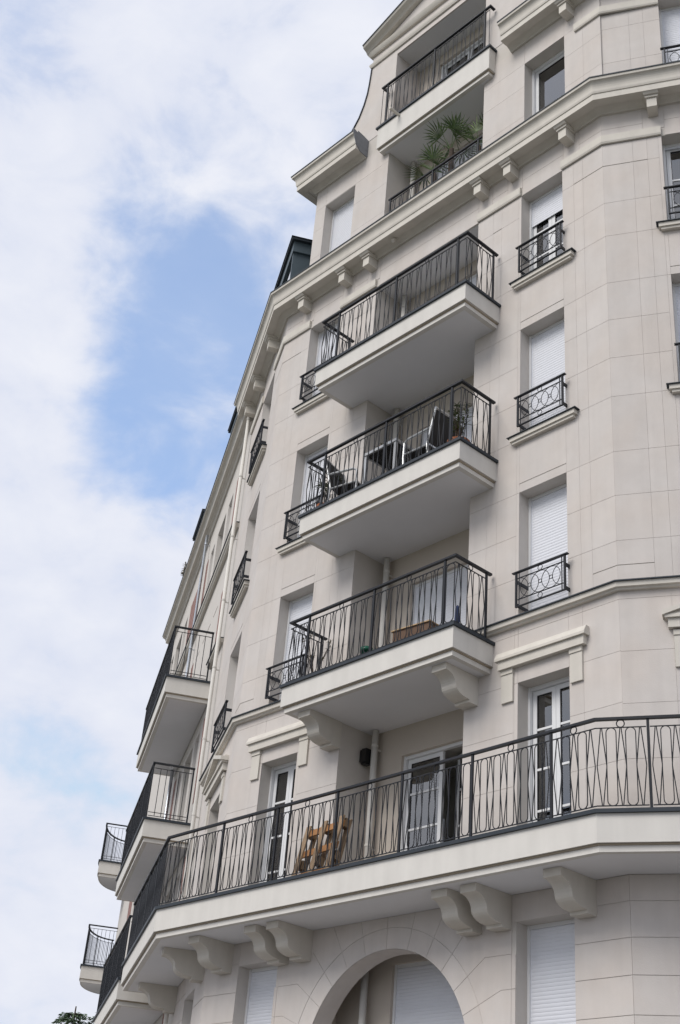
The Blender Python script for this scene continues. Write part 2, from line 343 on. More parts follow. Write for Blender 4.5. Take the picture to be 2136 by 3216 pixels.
# hidden rear shell so that the rooms stay dark
pl, pr = FL.xy(3.15, -0.02), FR.xy(3.15, -0.03)
sh = MB(); sh.add([(pr.x, pr.y, GROUND), (pr.x, 9, GROUND), (-9, 9, GROUND), (-9, 2.2, GROUND), (pr.x, pr.y, 14.4), (pr.x, 9, 14.4), (-9, 9, 14.4), (-9, 2.2, 14.4)], [(0, 1, 5, 4), (1, 2, 6, 5), (2, 3, 7, 6)])
sh.build('wall', 'stucco', building)
rf = MB()
for z in (-0.3, 2.5, 5.3, 8.1): rf.add([(XL, 0.66, z), (XR, 0.66, z), (pr.x, pr.y + 0.3, z), (pr.x, 9, z), (-9, 9, z), (-8.3, 2.0, z)], [(0, 1, 2, 3, 4, 5)])
rf.build('floor_slab', 'room', building)
rf = MB(); rf.add([(XL, 0.0, 11.3), (XR, 0.0, 11.3), (pr.x, pr.y + 0.3, 11.3), (pr.x, 9, 11.3), (-9, 9, 11.3), (-8.3, 1.6, 11.3)], [(0, 1, 2, 3, 4, 5)])
rf.add([(-5.17, 0.02, 14.39), (XR, 0.02, 14.39), (pr.x, pr.y, 14.39), (pr.x, 9, 14.39), (-5.17, 9, 14.39)], [(0, 1, 2, 3, 4)])
rf.build('roof', 'zinc', building)
MB().bx(-5.17, -5.14, 0.005, 9, 11.4, 14.39).build('wall', 'stone', building)

# ------------------------------------------------------------------ stone facing
ROWS = [3.075, 3.664, 4.312, 4.967, 5.831, 6.464, 7.112, 7.767, 8.631, 9.264, 10.0, 10.435]
G1, G2 = 0.0030, 0.0085
def facing_mid(m, par):
    def X(a, b): return (a, b) if not m else (mx_(b), mx_(a))
    edge = XR if not m else mx_(XL)
    column(FC, par, *X(-0.892, -0.573), ROWS, G1); column(FC, par, *X(-0.573, -0.394), ROWS, G1, wide=True); column(FC, par, *X(-0.394, -0.05), ROWS, G1)
    column(FC, par, *X(-0.05, 0.0), [3.075, 4.967, 5.831, 7.767, 8.631, 10.435], G1)
    w = X(0.0, 0.797)
    column(FC, par, *w, [4.967, 5.105, 5.86, 7.767, 7.905, 8.66], G1, skip=((5.86, 7.767),), wide=True)
    column(FC, par, *X(0.797, 1.008), ROWS, G1)
    column(FC, par, *X(1.008, 1.178), ROWS, G1, wide=True); column(FC, par, *X(1.178, edge), [3.075, 3.32] + ROWS[1:], G1, wide=True)
    # storey above the long balcony
    A = [-0.02, 0.87, 1.55, 2.19, 2.86, 2.965]
    column(FC, par, *X(-0.892, -0.06), A, G1); column(FC, par, *X(-0.06, 0.0), [-0.02, 2.19, 2.86, 2.965], G1)
    stone(FC, rect(*X(0.0, 0.797), 2.19, 2.86), par, G1); stone(FC, rect(*X(0.0, 0.797), 2.86, 2.965), par, G1)
    column(FC, par, *X(0.797, 1.008), A, G1); column(FC, par, *X(1.008, edge), A, G1)
    # rusticated base
    Bz = [-0.412, -0.69, -1.064, -1.44, -1.827, -2.2, -2.576, -2.95, -3.33, -3.7, -4.08, -4.45, -4.83, -5.2, -5.6, GROUND][::-1]
    column(FC, par, *X(0.815 if not m else 0.80, edge), Bz, G2); 
    column(FC, par, *X(-0.06, 0.0), Bz[:-2], G2)
    stone(FC, rect(*X(-0.06, 0.815 if not m else 0.80), -0.72, -0.412), par, G1)
    column(FC, par, *X(0.0, 0.815 if not m else 0.80), [z for z in Bz if z < -2.9], G2)
    # arch side: voussoirs and radial blocks
    xc, zc, R1, R2 = -2.057, -2.185, 1.385, 1.64
    def pt(a, r): a = math.radians(a); return (xc + r * math.cos(a) * (1 if not m else -1), zc + r * math.sin(a))
    def mm(p): return (p[0] if not m else mx_(p[0]), p[1])
    angs = [-4, 9, 22, 35, 48, 61, 75, 90]
    for a, c in zip(angs[:-1], angs[1:]):
        arc = [a + (c - a) * i / 4 for i in range(5)]
        stone(FC, [pt(t, R1) for t in arc] + [pt(t, R2) for t in reversed(arc)], par, 0.003 if a > -4 else 0.004, proud=-0.002)
    rowz = {9: -1.827, 22: -1.44, 35: -1.064, 48: -0.69}
    def outp(a):
        z = rowz[a]; r = (z - zc) / math.sin(math.radians(a)); r = max(r, R2 + 0.05); return pt(a, r), z
    e = -0.06
    al = [9, 22, 35, 48]
    for a, c in zip(al[:-1], al[1:]):
        arc = [a + (c - a) * i / 4 for i in range(5)]; pa, za = outp(a); pc, zz_ = outp(c)
        stone(FC, [pt(t, R2) for t in arc] + [pc, (mm((e, 0))[0], zz_), (mm((e, 0))[0], za), pa], par, G1)
    p48, _ = outp(48)
    def top(a): r = (-0.412 - zc) / math.sin(math.radians(a)); return pt(a, r)
    arc = [48 + 13 * i / 4 for i in range(5)]; stone(FC, [pt(t, R2) for t in arc] + [top(61), (mm((e, 0))[0], -0.412), (mm((e, 0))[0], -0.69), p48], par, G1)
    for a, c in ((61, 75), (75, 90)):
        arc = [a + (c - a) * i / 4 for i in range(5)]; stone(FC, [pt(t, R2) for t in arc] + [top(c), top(a)], par, G1)
    pa, _ = outp(9); stone(FC, [pt(-4, R2), pt(2, R2), pt(9, R2), pa, (mm((e, 0))[0], -1.827), (mm((e, 0))[0], -2.2), (mm((pt(-4, R2)[0] if not m else mx_(pt(-4, R2)[0]), 0))[0], -2.2)], par, G1)
    column(FC, par, *X(-0.66, e), [z for z in Bz if z <= -2.2], G2)
facing_mid(False, w_mid); facing_mid(True, w_mid)
def facing_chamfer(F, par, W, right):
    end = 3.15
    for a, c in ((0.0, 0.437), (0.437, 0.644), (0.644, 0.808)): column(F, par, a, c, ([3.075, 3.32] + ROWS[1:]) if a == 0 else ROWS, G1, wide=a < .6)
    column(F, par, 0.808, W[0], [3.075, 4.967, 5.831, 7.767, 8.631, 10.435], G1)
    column(F, par, *W, [4.967, 5.105, 5.86, 7.767, 7.905, 8.66], G1, skip=((5.86, 7.767),), wide=True)
    for a, c in ((W[1], W[1] + 0.05), (W[1] + 0.05, 2.35), (2.35, 2.72), (2.72, end)): column(F, par, a, c, ROWS, G1)
    A = [-0.02, 0.87, 1.53, 2.18, 2.86, 2.965]
    column(F, par, 0, 0.61, A, G1); column(F, par, 0.61, W[0], A, G1); stone(F, rect(*W, 2.19, 2.965), par, G1)
    column(F, par, W[1], 2.2, A, G1); column(F, par, 2.2, end, A, G1)
    Bz = [-0.412, -0.69, -1.064, -1.44, -1.827, -2.2, -2.576, -2.95, -3.33, -3.7, -4.08, -4.45, -4.83, -5.2, -5.6, GROUND][::-1]
    if right:
        column(F, par, 0, 1.35, Bz, G2); column(F, par, 1.35, end, Bz, G2)
    else:
        column(F, par, 0, 1.0, Bz, G2); column(F, par, 2.0, end, Bz, G2); stone(F, rect(1.0, 2.0, -0.78, -0.412), par, G1); column(F, par, 1.0, 2.0, [z for z in Bz if z < -2.9], G2)
    # frieze
    for a, c in ((0.0, 0.60), (0.60, 0.91), (0.91, 1.97), (1.97, 2.25), (2.25, end)): stone(F, rect(a, c, 10.757 if a in (0.0, 0.91, 2.25) else 10.605, 11.06), par, G1); 
    for a, c in ((0.0, 0.60), (0.91, 1.97), (2.25, end)): stone(F, rect(a, c, 10.605 if a != 0.91 else 10.44, 10.757), par, G1)
facing_chamfer(FL, w_lc, LCW, False); facing_chamfer(FR, w_rc, RCW, True)
# frieze of the middle wall
fr_cuts = [XL, -5.17, -4.86, -4.10, -3.80, -3.47, -3.16, -0.89, -0.60, -0.28, 0.02, 0.82, 1.125, XR]
blocks = {(-5.17, -4.86), (-4.10, -3.80), (-3.47, -3.16), (-0.89, -0.60), (-0.28, 0.02), (0.82, 1.125)}
for a, c in zip(fr_cuts[:-1], fr_cuts[1:]):
    over = (a, c) in ((-3.16, -0.89), (0.02, 0.82), (-4.86, -4.10))
    if (a, c) in blocks: stone(FC, rect(a, c, 10.605 if not over else 10.44, 11.06), w_mid, G1)
    else: stone(FC, rect(a, c, 10.757, 11.06), w_mid, G1); stone(FC, rect(a, c, 10.44 if over else 10.605, 10.757), w_mid, G1)
# attic storey
TZ = [11.5, 12.2, 12.9, 13.445, 13.95]
for a, c in ((-5.17, -4.88), (-4.055, -3.18), (-0.855, 0.045), (0.876, 1.244), (1.244, XR + 0.05)): column(FC, w_top, a, c, TZ, G1 * 0.8)
for a, c in ((-4.88, -4.055), (0.045, 0.876)): stone(FC, rect(a, c, 13.44, 13.95), w_top, G1)
stone(FC, rect(-3.18, -0.855, 13.69, 13.95), w_top, G1)
for a, c in ((0.03, 0.48), (0.48, 0.70), (0.70, 0.95)): column(FR, w_rc, a, c, [11.5, 12.2, 12.99, 13.33], G1)
stone(FR, rect(0.03, 0.95, 13.33, 13.95), w_rc, G1); stone(FR, rect(0.95, 2.0, 13.47, 13.95), w_rc, G1); column(FR, w_rc, 2.0, 3.15, TZ, G1)

# arch ring body (thickness of the arch) and the loggia behind it
ab = MB(); xc, zc, R1 = -2.057, -2.185, 1.385
N_ = 28; inner = [(xc + R1 * math.cos(math.radians(-4 + 188 * i / N_)), zc + R1 * math.sin(math.radians(-4 + 188 * i / N_))) for i in range(N_ + 1)]
for (a, b_), (c, d) in zip(inner[:-1], inner[1:]):
    ab.add([FC.p(a, -STONE_T, b_), FC.p(c, -STONE_T, d), FC.p(c, -0.30, d), FC.p(a, -0.30, b_)], [(0, 1, 2, 3)])
    ab.add([FC.p(a, -0.30, b_), FC.p(c, -0.30, d), FC.p(c, -0.30, -0.5), FC.p(a, -0.30, -0.5)], [(0, 1, 2, 3)])
    ab.add([FC.p(a, -0.031, b_), FC.p(c, -0.031, d), FC.p(c, -0.031, -0.79), FC.p(a, -0.031, -0.79)], [(0, 1, 2, 3)])
for sgn in (-1, 1):
    x0 = xc + sgn * 1.382; ab.add([(x0, STONE_T, -2.28), (x0, 0.30, -2.28), (x0, 0.30, GROUND), (x0, STONE_T, GROUND)], [(0, 1, 2, 3)])
ab.build('arch', 'stone', building)
lg = MB(); lg.bx(-3.62, -3.60, 0.30, 0.9, GROUND, -0.45); lg.bx(-0.50, -0.48, 0.30, 0.9, GROUND, -0.45)
lg.build('loggia_wall', 'loggia', building)
MB().bx(-3.6, -0.5, 0.02, 0.9, -0.452, -0.44).build('loggia_ceiling', 'soffit', building)

# loggia back walls
def loggia_back(z0, z1, doors, x0=LOG[0] - 0.05, x1=LOG[1] + 0.05, y=0.62):
    F = Frame((0, y), 0, (0, -1)); return wall_core(F, x0, x1, z0, z1, [(a, c, e, g, 0.12) for a, c, e, g in doors], n0=0).build('loggia_wall', 'loggia', building)
loggia_back(-0.4, 2.46, [(-2.60, -1.20, -0.02, 2.0)])
loggia_back(2.7, 5.26, [(-2.60, -1.20, 2.8, 4.70)]); loggia_back(5.5, 8.06, [(-2.60, -1.20, 5.6, 7.50)]); loggia_back(8.3, 10.46, [(-2.60, -1.20, 8.4, 10.2)])
loggia_back(11.4, 13.70, [(-2.60, -1.20, 11.5, 13.4)]); loggia_back(14.1, 16.4, [(-2.60, -1.20, 14.2, 16.1)])
loggia_back(GROUND, -0.44, [(-2.60, -1.20, -2.9, -0.79)], -3.61, -0.49, 0.66)
MB().bx(LOG[0], LOG[1], 0.0305, 0.64, 10.435, 10.46).build('loggia_ceiling', 'soffit', building)
MB().bx(-3.2, -0.8, 0.0305, 0.64, 16.345, 16.37).build('loggia_ceiling', 'soffit', building)
MB().bx(-3.18, -0.855, 0.0305, 0.64, 11.40, 11.49).build('loggia_floor', 'soffit', building)

# ------------------------------------------------------------------ windows
def roller(F, u0, u1, z0, z1, n, parent):
    """roller shutter: curved interlocking slats in one sheet"""
    b = MB(); p = 0.043; k = max(2, int(round((z1 - z0) / p))); p = (z1 - z0) / k; prof = []
    for i in range(k):
        z = z0 + i * p
        prof += [(n - 0.0035, z + 0.0005), (n - 0.0005, z + p * 0.12), (n + 0.0015, z + p * 0.5), (n - 0.0005, z + p * 0.88), (n - 0.0035, z + p * 0.98)]
    vs = [F.p(u, a, z) for a, z in prof for u in (u0, u1)]
    b.add(vs, [(2 * i, 2 * i + 1, 2 * i + 3, 2 * i + 2) for i in range(len(prof) - 1)])
    return b.build('roller_shutter', 'shutter', parent)
def window(F, u0, u1, z0, z1, n=-0.22, shutter=1.0, muntins=(0.33, 0.66), leaves=2, open_leaf=False, reflection_curtain=0.0, room=True, parent=None):
    """white frame with guide rails (part) > sash, pane, muntin, roller shutter"""
    par = parent or building; g = 0.035; fr = MB()
    fr.box(F, u0, u0 + g, n - 0.05, n + 0.025, z0, z1).box(F, u1 - g, u1, n - 0.05, n + 0.025, z0, z1)
    fr.box(F, u0 + g, u1 - g, n - 0.05, n + 0.012, z1 - 0.045, z1).box(F, u0 + g, u1 - g, n - 0.06, n + 0.012, z0, z0 + 0.05)
    w = fr.build('window', 'pvc', par)
    a, c = u0 + g + 0.004, u1 - g - 0.004
    if shutter >= 0.999:
        roller(F, a - 0.01, c + 0.01, z0 + 0.02, z1 - 0.046, n + 0.004, w)
        MB().box(F, u0, u1, n - 0.10, n - 0.062, z0, z1).build('backing', 'room', w)
        return w
    if shutter > 0:
        zb = z1 - (z1 - z0) * shutter; roller(F, a - 0.01, c + 0.01, zb, z1 - 0.046, n + 0.004, w)
    zt, zb = z1 - 0.05, z0 + 0.055; k = leaves; wd = (c - a) / k; fw = 0.06
    for i in range(k):
        l0, l1 = a + wd * i + 0.002, a + wd * (i + 1) - 0.002
        FF = F; nn = n - 0.045
        if open_leaf and i == k - 1:
            o = F.xy(l1, nn); FF = Frame(o, math.degrees(math.atan2(F.u.y, F.u.x)) + 158, (1, -0.3)); l0, l1 = 0.0, wd; nn = 0.0
        s = MB(); s.box(FF, l0, l0 + fw, nn - 0.02, nn + 0.02, zb, zt).box(FF, l1 - fw, l1, nn - 0.02, nn + 0.02, zb, zt)
        s.box(FF, l0 + fw, l1 - fw, nn - 0.02, nn + 0.018, zt - fw, zt).box(FF, l0 + fw, l1 - fw, nn - 0.02, nn + 0.018, zb, zb + 0.09)
        s.build('sash', 'pvc', w)
        gk = MB(); t_ = 0.008
        for q in ((l0 + fw, l0 + fw + t_, zb + .09, zt - fw), (l1 - fw - t_, l1 - fw, zb + .09, zt - fw)): gk.box(FF, q[0], q[1], nn - 0.012, nn + 0.012, q[2], q[3])
        gk.box(FF, l0 + fw + t_, l1 - fw - t_, nn - 0.012, nn + 0.012, zt - fw - t_, zt - fw); gk.build('gasket', 'gasket', w)
        for m_ in muntins:
            z = zb + 0.09 + (zt - zb - 0.15) * m_; MB().box(FF, l0 + fw, l1 - fw, nn - 0.012, nn + 0.013, z - 0.014, z + 0.014).build('muntin', 'pvc', w)
        pb = MB(); pb.box(FF, l0 + fw, l1 - fw, nn - 0.003, nn + 0.001, zb + .09, zt - fw); pb.build('pane', 'glass', w)
    if reflection_curtain:
        if open_leaf: c = (a + c) / 2
        cb = MB(); nf = 30; ztc = zb + (zt - zb) * reflection_curtain; pts = [(a + (c - a) * i / nf, n - 0.10 + 0.012 * math.sin(i * 1.9)) for i in range(nf + 1)]
        cb.add([F.p(u, q, z) for u, q in pts for z in (zb, ztc)], [(2 * i, 2 * i + 2, 2 * i + 3, 2 * i + 1) for i in range(nf)]); cb.build('reflection_curtain', 'reflection_curtain', w)
    if room:
        d = 1.6; q = [F.p(u, q, z) for q in (n - 0.062, n - d) for u, z in ((u0 - .0, z0), (u1, z0), (u1, z1), (u0, z1))]
        rb = MB(); rb.add(q, [(0, 1, 5, 4), (1, 2, 6, 5), (2, 3, 7, 6), (3, 0, 4, 7), (4, 5, 6, 7)]); rb.build('room_lining', 'room', w)
    return w
def sill(F, u0, u1, ztop, parent):
    """cream moulded sill under a thin zinc drip sheet"""
    s = MB(); s.box(F, u0 - 0.115, u1 + 0.205 if F is FC and u0 > -1 else u1 + 0.135, 0.001, 0.085, ztop - 0.075, ztop - 0.010)
    s.box(F, u0 - 0.085, (u1 + 0.175 if F is FC and u0 > -1 else u1 + 0.105), 0.001, 0.062, ztop - 0.115, ztop - 0.0755)
    o = s.build('window_sill', 'trim', parent)
    MB().box(F, u0 - 0.15, u1 + (0.24 if F is FC and u0 > -1 else 0.17), -0.18, 0.108, ztop - 0.009, ztop + 0.001).build('zinc_flashing', 'zinc', o)
    return o
def circle_path(F, u, z, r, n, k=22): return [F.p(u + r * math.cos(2 * math.pi * i / k), n, z + r * math.sin(2 * math.pi * i / k)) for i in range(k)]
def guard(F, u0, u1, zt, n=0.098):
    """window guard rail: flat handrail, posts, overlapping hoops and small rings, wall lugs"""
    p0, p1 = u0 + 0.045, u1 + 0.03
    g = MB().box(F, u0 - 0.015, u1 + 0.085, n - 0.022, n + 0.022, zt - 0.014, zt).build('window_guard', 'iron', building)
    for q in (p0, p1): MB().box(F, q - 0.012, q + 0.012, n - 0.015, n + 0.012, zt - 0.51, zt - 0.0145).build('post', 'iron', g)
    for q in (p0 + .045, p1 - .045): MB().box(F, q - 0.005, q + 0.005, n - 0.006, n + 0.006, zt - 0.495, zt - 0.0145).build('bar', 'iron', g)
    for z in (zt - 0.098, zt - 0.405): MB().box(F, p0 + 0.012, p1 - 0.012, n - 0.006, n + 0.006, z - 0.005, z + 0.005).build('rail', 'iron', g)
    MB().box(F, p0 + 0.012, p1 - 0.012, n - 0.012, n + 0.012, zt - 0.51, zt - 0.496).build('rail', 'iron', g)
    i0, i1 = p0 + 0.045, p1 - 0.045; k = max(4, int(round((i1 - i0) / 0.172))); s = (i1 - i0) / k; zc_ = zt - 0.2515; r = 0.1485
    for i in range(k + 1):
        u = i0 + s * i
        if i in (0, k):
            sg = 1 if i == 0 else -1
            path = [F.p(u + sg * (0.86 * s) * math.sin(math.pi * j / 12), n, zc_ + r * math.cos(math.pi * j / 12)) for j in range(13)]
            MB().tube(path, 0.0048, 5).build('hoop', 'iron', g)
        else:
            MB().tube([F.p(u + 0.86 * s * math.cos(2 * math.pi * j / 24), n, zc_ + r * math.sin(2 * math.pi * j / 24)) for j in range(24)], 0.0048, 5, closed=True).build('hoop', 'iron', g)
            MB().tube([F.p(u + 0.14 * s * math.cos(2 * math.pi * j / 12), n, zc_ + 0.027 * math.sin(2 * math.pi * j / 12)) for j in range(12)], 0.0048, 5, closed=True).build('ring', 'iron', g)
    um = (p0 + p1) / 2
    for z in (zt - 0.056, zt - 0.45): MB().tube(circle_path(F, um, z, 0.036, n, 14), 0.0048, 5, closed=True).build('ring', 'iron', g)
    for u, uo in ((p0, u0), (p1 , u1)):
        for z in (zt - 0.14, zt - 0.47): MB().box(F, u - 0.01 if uo == u1 else u - 0.006, u + 0.006, -0.14 if uo == u0 else 0.001, n - 0.0155, z - 0.025, z + 0.025).build('wall_lug', 'iron', g)
    return g
ZR = 3.69
for (F, W) in ((FC, WIN_R), (FC, WIN_L), (FL, LCW), (FR, RCW)):
    window(F, W[0], W[1], 3.082, 4.967); w1 = window(F, W[0], W[1], 5.862, 7.767)
    w2 = window(F, W[0], W[1], 8.662, 10.44, shutter=1.0 if W in (WIN_L, LCW) else (0.30 if W == WIN_R else 0.05), muntins=(0.3, 0.62), reflection_curtain=0.0 if W == WIN_R else 0.45)
    sill(F, W[0], W[1], 5.868, building); sill(F, W[0], W[1], 8.668, building)
    for k in range(3): guard(F, W[0], W[1], ZR + H * k)
window(FC, *WIN_R, -0.03, 2.19, shutter=0.02, muntins=(0.25, 0.51, 0.77), reflection_curtain=0.62)
window(FC, *WIN_L, -0.03, 2.19, shutter=0.02, muntins=(0.25, 0.51, 0.77), reflection_curtain=0.3)
window(FL, *LCW, -0.03, 2.19, shutter=0.02, muntins=(0.25, 0.51, 0.77)); window(FR, *RCW, -0.03, 2.19)
window(FC, 0.0, 0.815, -2.88, -0.72); window(FC, -4.915, -4.095, -2.88, -0.72); window(FL, 1.0, 2.0, -2.88, -0.78)
window(FC, -4.88, -4.055, 11.5, 13.43); window(FC, 0.045, 0.876, 11.5, 13.445, shutter=0.02, muntins=(), leaves=1, reflection_curtain=0.62)
window(FR, 0.95, 2.0, 11.52, 13.47); guard(FR, 0.95, 2.0, 12.19)
FB = Frame((0, 0.62), 0, (0, -1))
window(FB, -2.60, -1.20, -0.02, 2.0, n=-0.07, shutter=0.02, muntins=(0.22, 0.47, 0.75), open_leaf=True, reflection_curtain=0.52)
for z0, z1 in ((2.8, 4.70), (5.6, 7.50), (8.4, 10.2), (11.5, 13.4)): window(FB, -2.60, -1.20, z0, z1, n=-0.07)
window(FB, -2.60, -1.20, 14.2, 16.1, n=-0.07, shutter=0.02, muntins=(0.33, 0.66), reflection_curtain=0.5)
FB2 = Frame((0, 0.66), 0, (0, -1)); window(FB2, -2.60, -1.20, -2.9, -0.79, n=-0.07)

# ------------------------------------------------------------------ string course, bands, cornices
WALLP = [FL.xy(3.15), Vector((XL, 0)), Vector((XR, 0)), FR.xy(3.15)]           # plan line of the street front, left to right
SIDE = 1                                                                        # outward = right of the path
def course(path, prof, name, m, parent=building): return MB().sweep(path, prof, SIDE).build(name, m, parent)
sc = course(WALLP, [(-.02, 2.962), (.045, 2.962), (.055, 2.985), (.085, 2.99), (.09, 3.052), (-.02, 3.052)], 'string_course', 'trim')
course(WALLP, [(-.02, 3.0525), (.112, 3.0525), (.112, 3.068), (-.02, 3.072)], 'zinc_flashing', 'zinc', sc)
def band(path, z0, z1, n=0.042): return course(path, [(0.001, z0), (n * 0.75, z0), (n, z0 + 0.03), (n, z1), (0.001, z1)], 'band', 'trim')
band([FL.xy(LCW[0]), Vector((XL, 0)), Vector((WIN_L[0], 0))], 10.44, 10.60); band([Vector((WIN_L[1], 0)), Vector((LOG[0], 0))], 10.44, 10.60)
band([Vector((LOG[1], 0)), Vector((WIN_R[0], 0))], 10.44, 10.60); band([Vector((WIN_R[1] + .003, 0)), Vector((XR, 0)), FR.xy(RCW[0])], 10.44, 10.60)
band([FL.xy(3.15), FL.xy(LCW[1])], 10.44, 10.60); band([FR.xy(RCW[1]), FR.xy(3.15)], 10.44, 10.60)
def cornice_prof(z):      # z = top of the drip edge
    p = [(-.02, -.445), (.035, -.445), (.05, -.425), (.085, -.405), (.13, -.385), (.155, -.378), (.160, -.392), (.30, -.392), (.30, -.275), (.312, -.272), (.318, -.252)]
    for i in range(7):
        a = math.pi / 2 * i / 6; p.append((.322 + .062 * (1 - math.cos(a)), -.235 + .165 * math.sin(a)))
    p += [(.392, -.066), (.398, -.022), (-.02, -.022)]
    return [(n, z + d) for n, d in p]
def drip(path, z, parent): course(path, [(-.02, z - .0215), (.408, z - .0215), (.408, z), (-.02, z + .03)], 'zinc_flashing', 'zinc', parent)
ZC = 11.495
CP = [FL.xy(3.28), Vector((XL, 0)), Vector((XR, 0)), FR.xy(3.15)]
CP = [FL.xy(3.28, -0.6), FL.xy(3.28)] + CP[1:]
co = course(CP, cornice_prof(ZC), 'cornice', 'trim'); drip(CP, ZC, co)
def modillion(F, u0, zc_, parent):
    b = MB(); b.box(F, u0, u0 + .145, .001, .215, zc_ - .645, zc_ - .47)
    b.box(F, u0 - .022, u0 + .167, .001, .238, zc_ - .469, zc_ - .43); 
    b.prism([F.p(u0 - .038, .001, zc_ - .429), F.p(u0 - .038, .262, zc_ - .429), F.p(u0 - .05, .29, zc_ - .3925), F.p(u0 - .05, .001, zc_ - .3925)], F.p(.22, 0, 0) - F.p(0, 0, 0))
    o = b.build('modillion', 'trim', parent); return o
for u in (-5.09, -4.01, -3.388, -0.82, -0.2, 0.90): modillion(FC, u, ZC, co)
for u in (0.69, 2.03, 2.98): modillion(FL, u, ZC, co)
for u in (0.69, 2.03): modillion(FR, u, ZC, co)
# attic cornices
ZE = 14.375
pl_ = [Vector((-5.17, 2.0)), Vector((-5.17, 0)), Vector((-3.80, 0))]
ce = course(pl_, cornice_prof(ZE), 'cornice', 'trim'); drip(pl_, ZE, ce)
pr_ = [Vector((-0.235, 0)), Vector((XR + 0.05, 0)), FR.xy(3.15)]
cr_ = course(pr_, cornice_prof(ZE), 'cornice', 'trim'); drip(pr_, ZE, cr_); modillion(FC, 0.945, ZE, cr_); modillion(FR, 0.80, ZE, cr_)
band([Vector((1.10, 0)), Vector((XR + 0.05, 0)), FR.xy(0.95)], 13.33, 13.49)
lf = MB(); pf = [(-.0, -.42), (.19, -.40), (.31, -.28), (.40, -.02), (.40, .06), (.29, .02), (.285, .075), (.12, .05), (-.0, .02)]
lf.prism([(-3.798, -n, ZE + d) for n, d in pf], (0.012, 0, 0)); lf.build('lead_flashing', 'lead', building)

# ------------------------------------------------------------------ gable tower above the attic
tw_pts = [(-3.17, 14.38), (-3.17, 16.35), (-0.84, 16.35), (-0.84, 14.38)]
curveL = [(-4.62, 14.40), (-4.50, 14.72), (-4.262, 15.07), (-4.12, 15.266), (-4.004, 15.545), (-3.935, 15.81), (-3.905, 16.05), (-3.885, 16.3), (-3.872, 16.52)]
left = curveL + [(-3.872, 17.0), (-3.17, 17.0), (-3.17, 14.38)]
tx = lambda x: -4.04 - x
tower = MB(); 
def plate(pts): tower.prism([(x, 0.0 + STONE_T * 0, z) for x, z in pts], (0, 0.62, 0))
plate(left); plate([(tx(x), z) for x, z in left]); plate([(-3.169, 16.35), (-0.871, 16.35), (-0.871, 17.0), (-3.169, 17.0)])
tw = tower.build('gable_wall', 'stone', building)
for pts, sx in ((curveL, 1), ([(tx(x), z) for x, z in curveL], -1)):
    b = MB()
    for (x0, z0), (x1, z1) in zip(pts[:-1], pts[1:]):
        d = Vector((x1 - x0, z1 - z0)).normalized(); n_ = Vector((-d.y, d.x)) * sx
        if n_.x * sx > 0: n_ = -n_
        b.prism([(x0, -.025, z0), (x1, -.025, z1), (x1 + n_.x * .018, -.025, z1 + n_.y * .018), (x0 + n_.x * .018, -.025, z0 + n_.y * .018)], (0, .65, 0))
    b.build('zinc_flashing', 'zinc', tw)
TP = [Vector((-3.872, 0.6)), Vector((-3.872, 0)), Vector((tx(-3.872), 0)), Vector((tx(-3.872), 0.6))]
course(TP, [(0.001, 16.49), (.03, 16.49), (.045, 16.525), (.055, 16.57), (0.001, 16.575)], 'band', 'trim')
course(TP, [(0.001, 16.80), (.05, 16.80), (.07, 16.83), (.085, 16.86), (.10, 16.90), (0.001, 16.91)], 'band', 'trim')
pd = MB(); xa, xb, za = -3.90, tx(-3.90), 16.93; xm = (xa + xb) / 2
pd.prism([(xa + .1, -.02, za - .03), (xb - .1, -.02, za - .03), (xm, -.02, za + .62)], (0, .6, 0)); pd.build('pediment', 'stone', building)
for s0, s1 in ((xa, xm), (xb, xm)):
    sg = 1 if s1 > s0 else -1; dz = 0.70; b = MB(); c = MB()
    a0 = (s0 - sg * 0.06, za - .06); a1 = (s1, za - .06 + dz)
    prof = [(0.0, .0), (.10, .0), (.14, .05), (.22, .09), (.24, .14), (0.0, .14)]
    vs = [(x, -n, z + d) for (x, z) in (a0, a1) for n, d in prof]; k = len(prof)
    b.add(vs, [(j, (j + 1) % k, (j + 1) % k + k, j + k) for j in range(k)] + [tuple(range(k)), tuple(range(k, 2 * k))]); o_ = b.build('raking_cornice', 'trim', building)
    vs = [(x, -n, z + d) for (x, z) in (a0, a1) for n, d in ((-.6, .141), (.255, .141), (.255, .165), (-.6, .165))]
    c.add(vs, [(j, (j + 1) % 4, (j + 1) % 4 + 4, j + 4) for j in range(4)] + [(0, 1, 2, 3), (4, 5, 6, 7)]); c.build('zinc_flashing', 'zinc', o_)

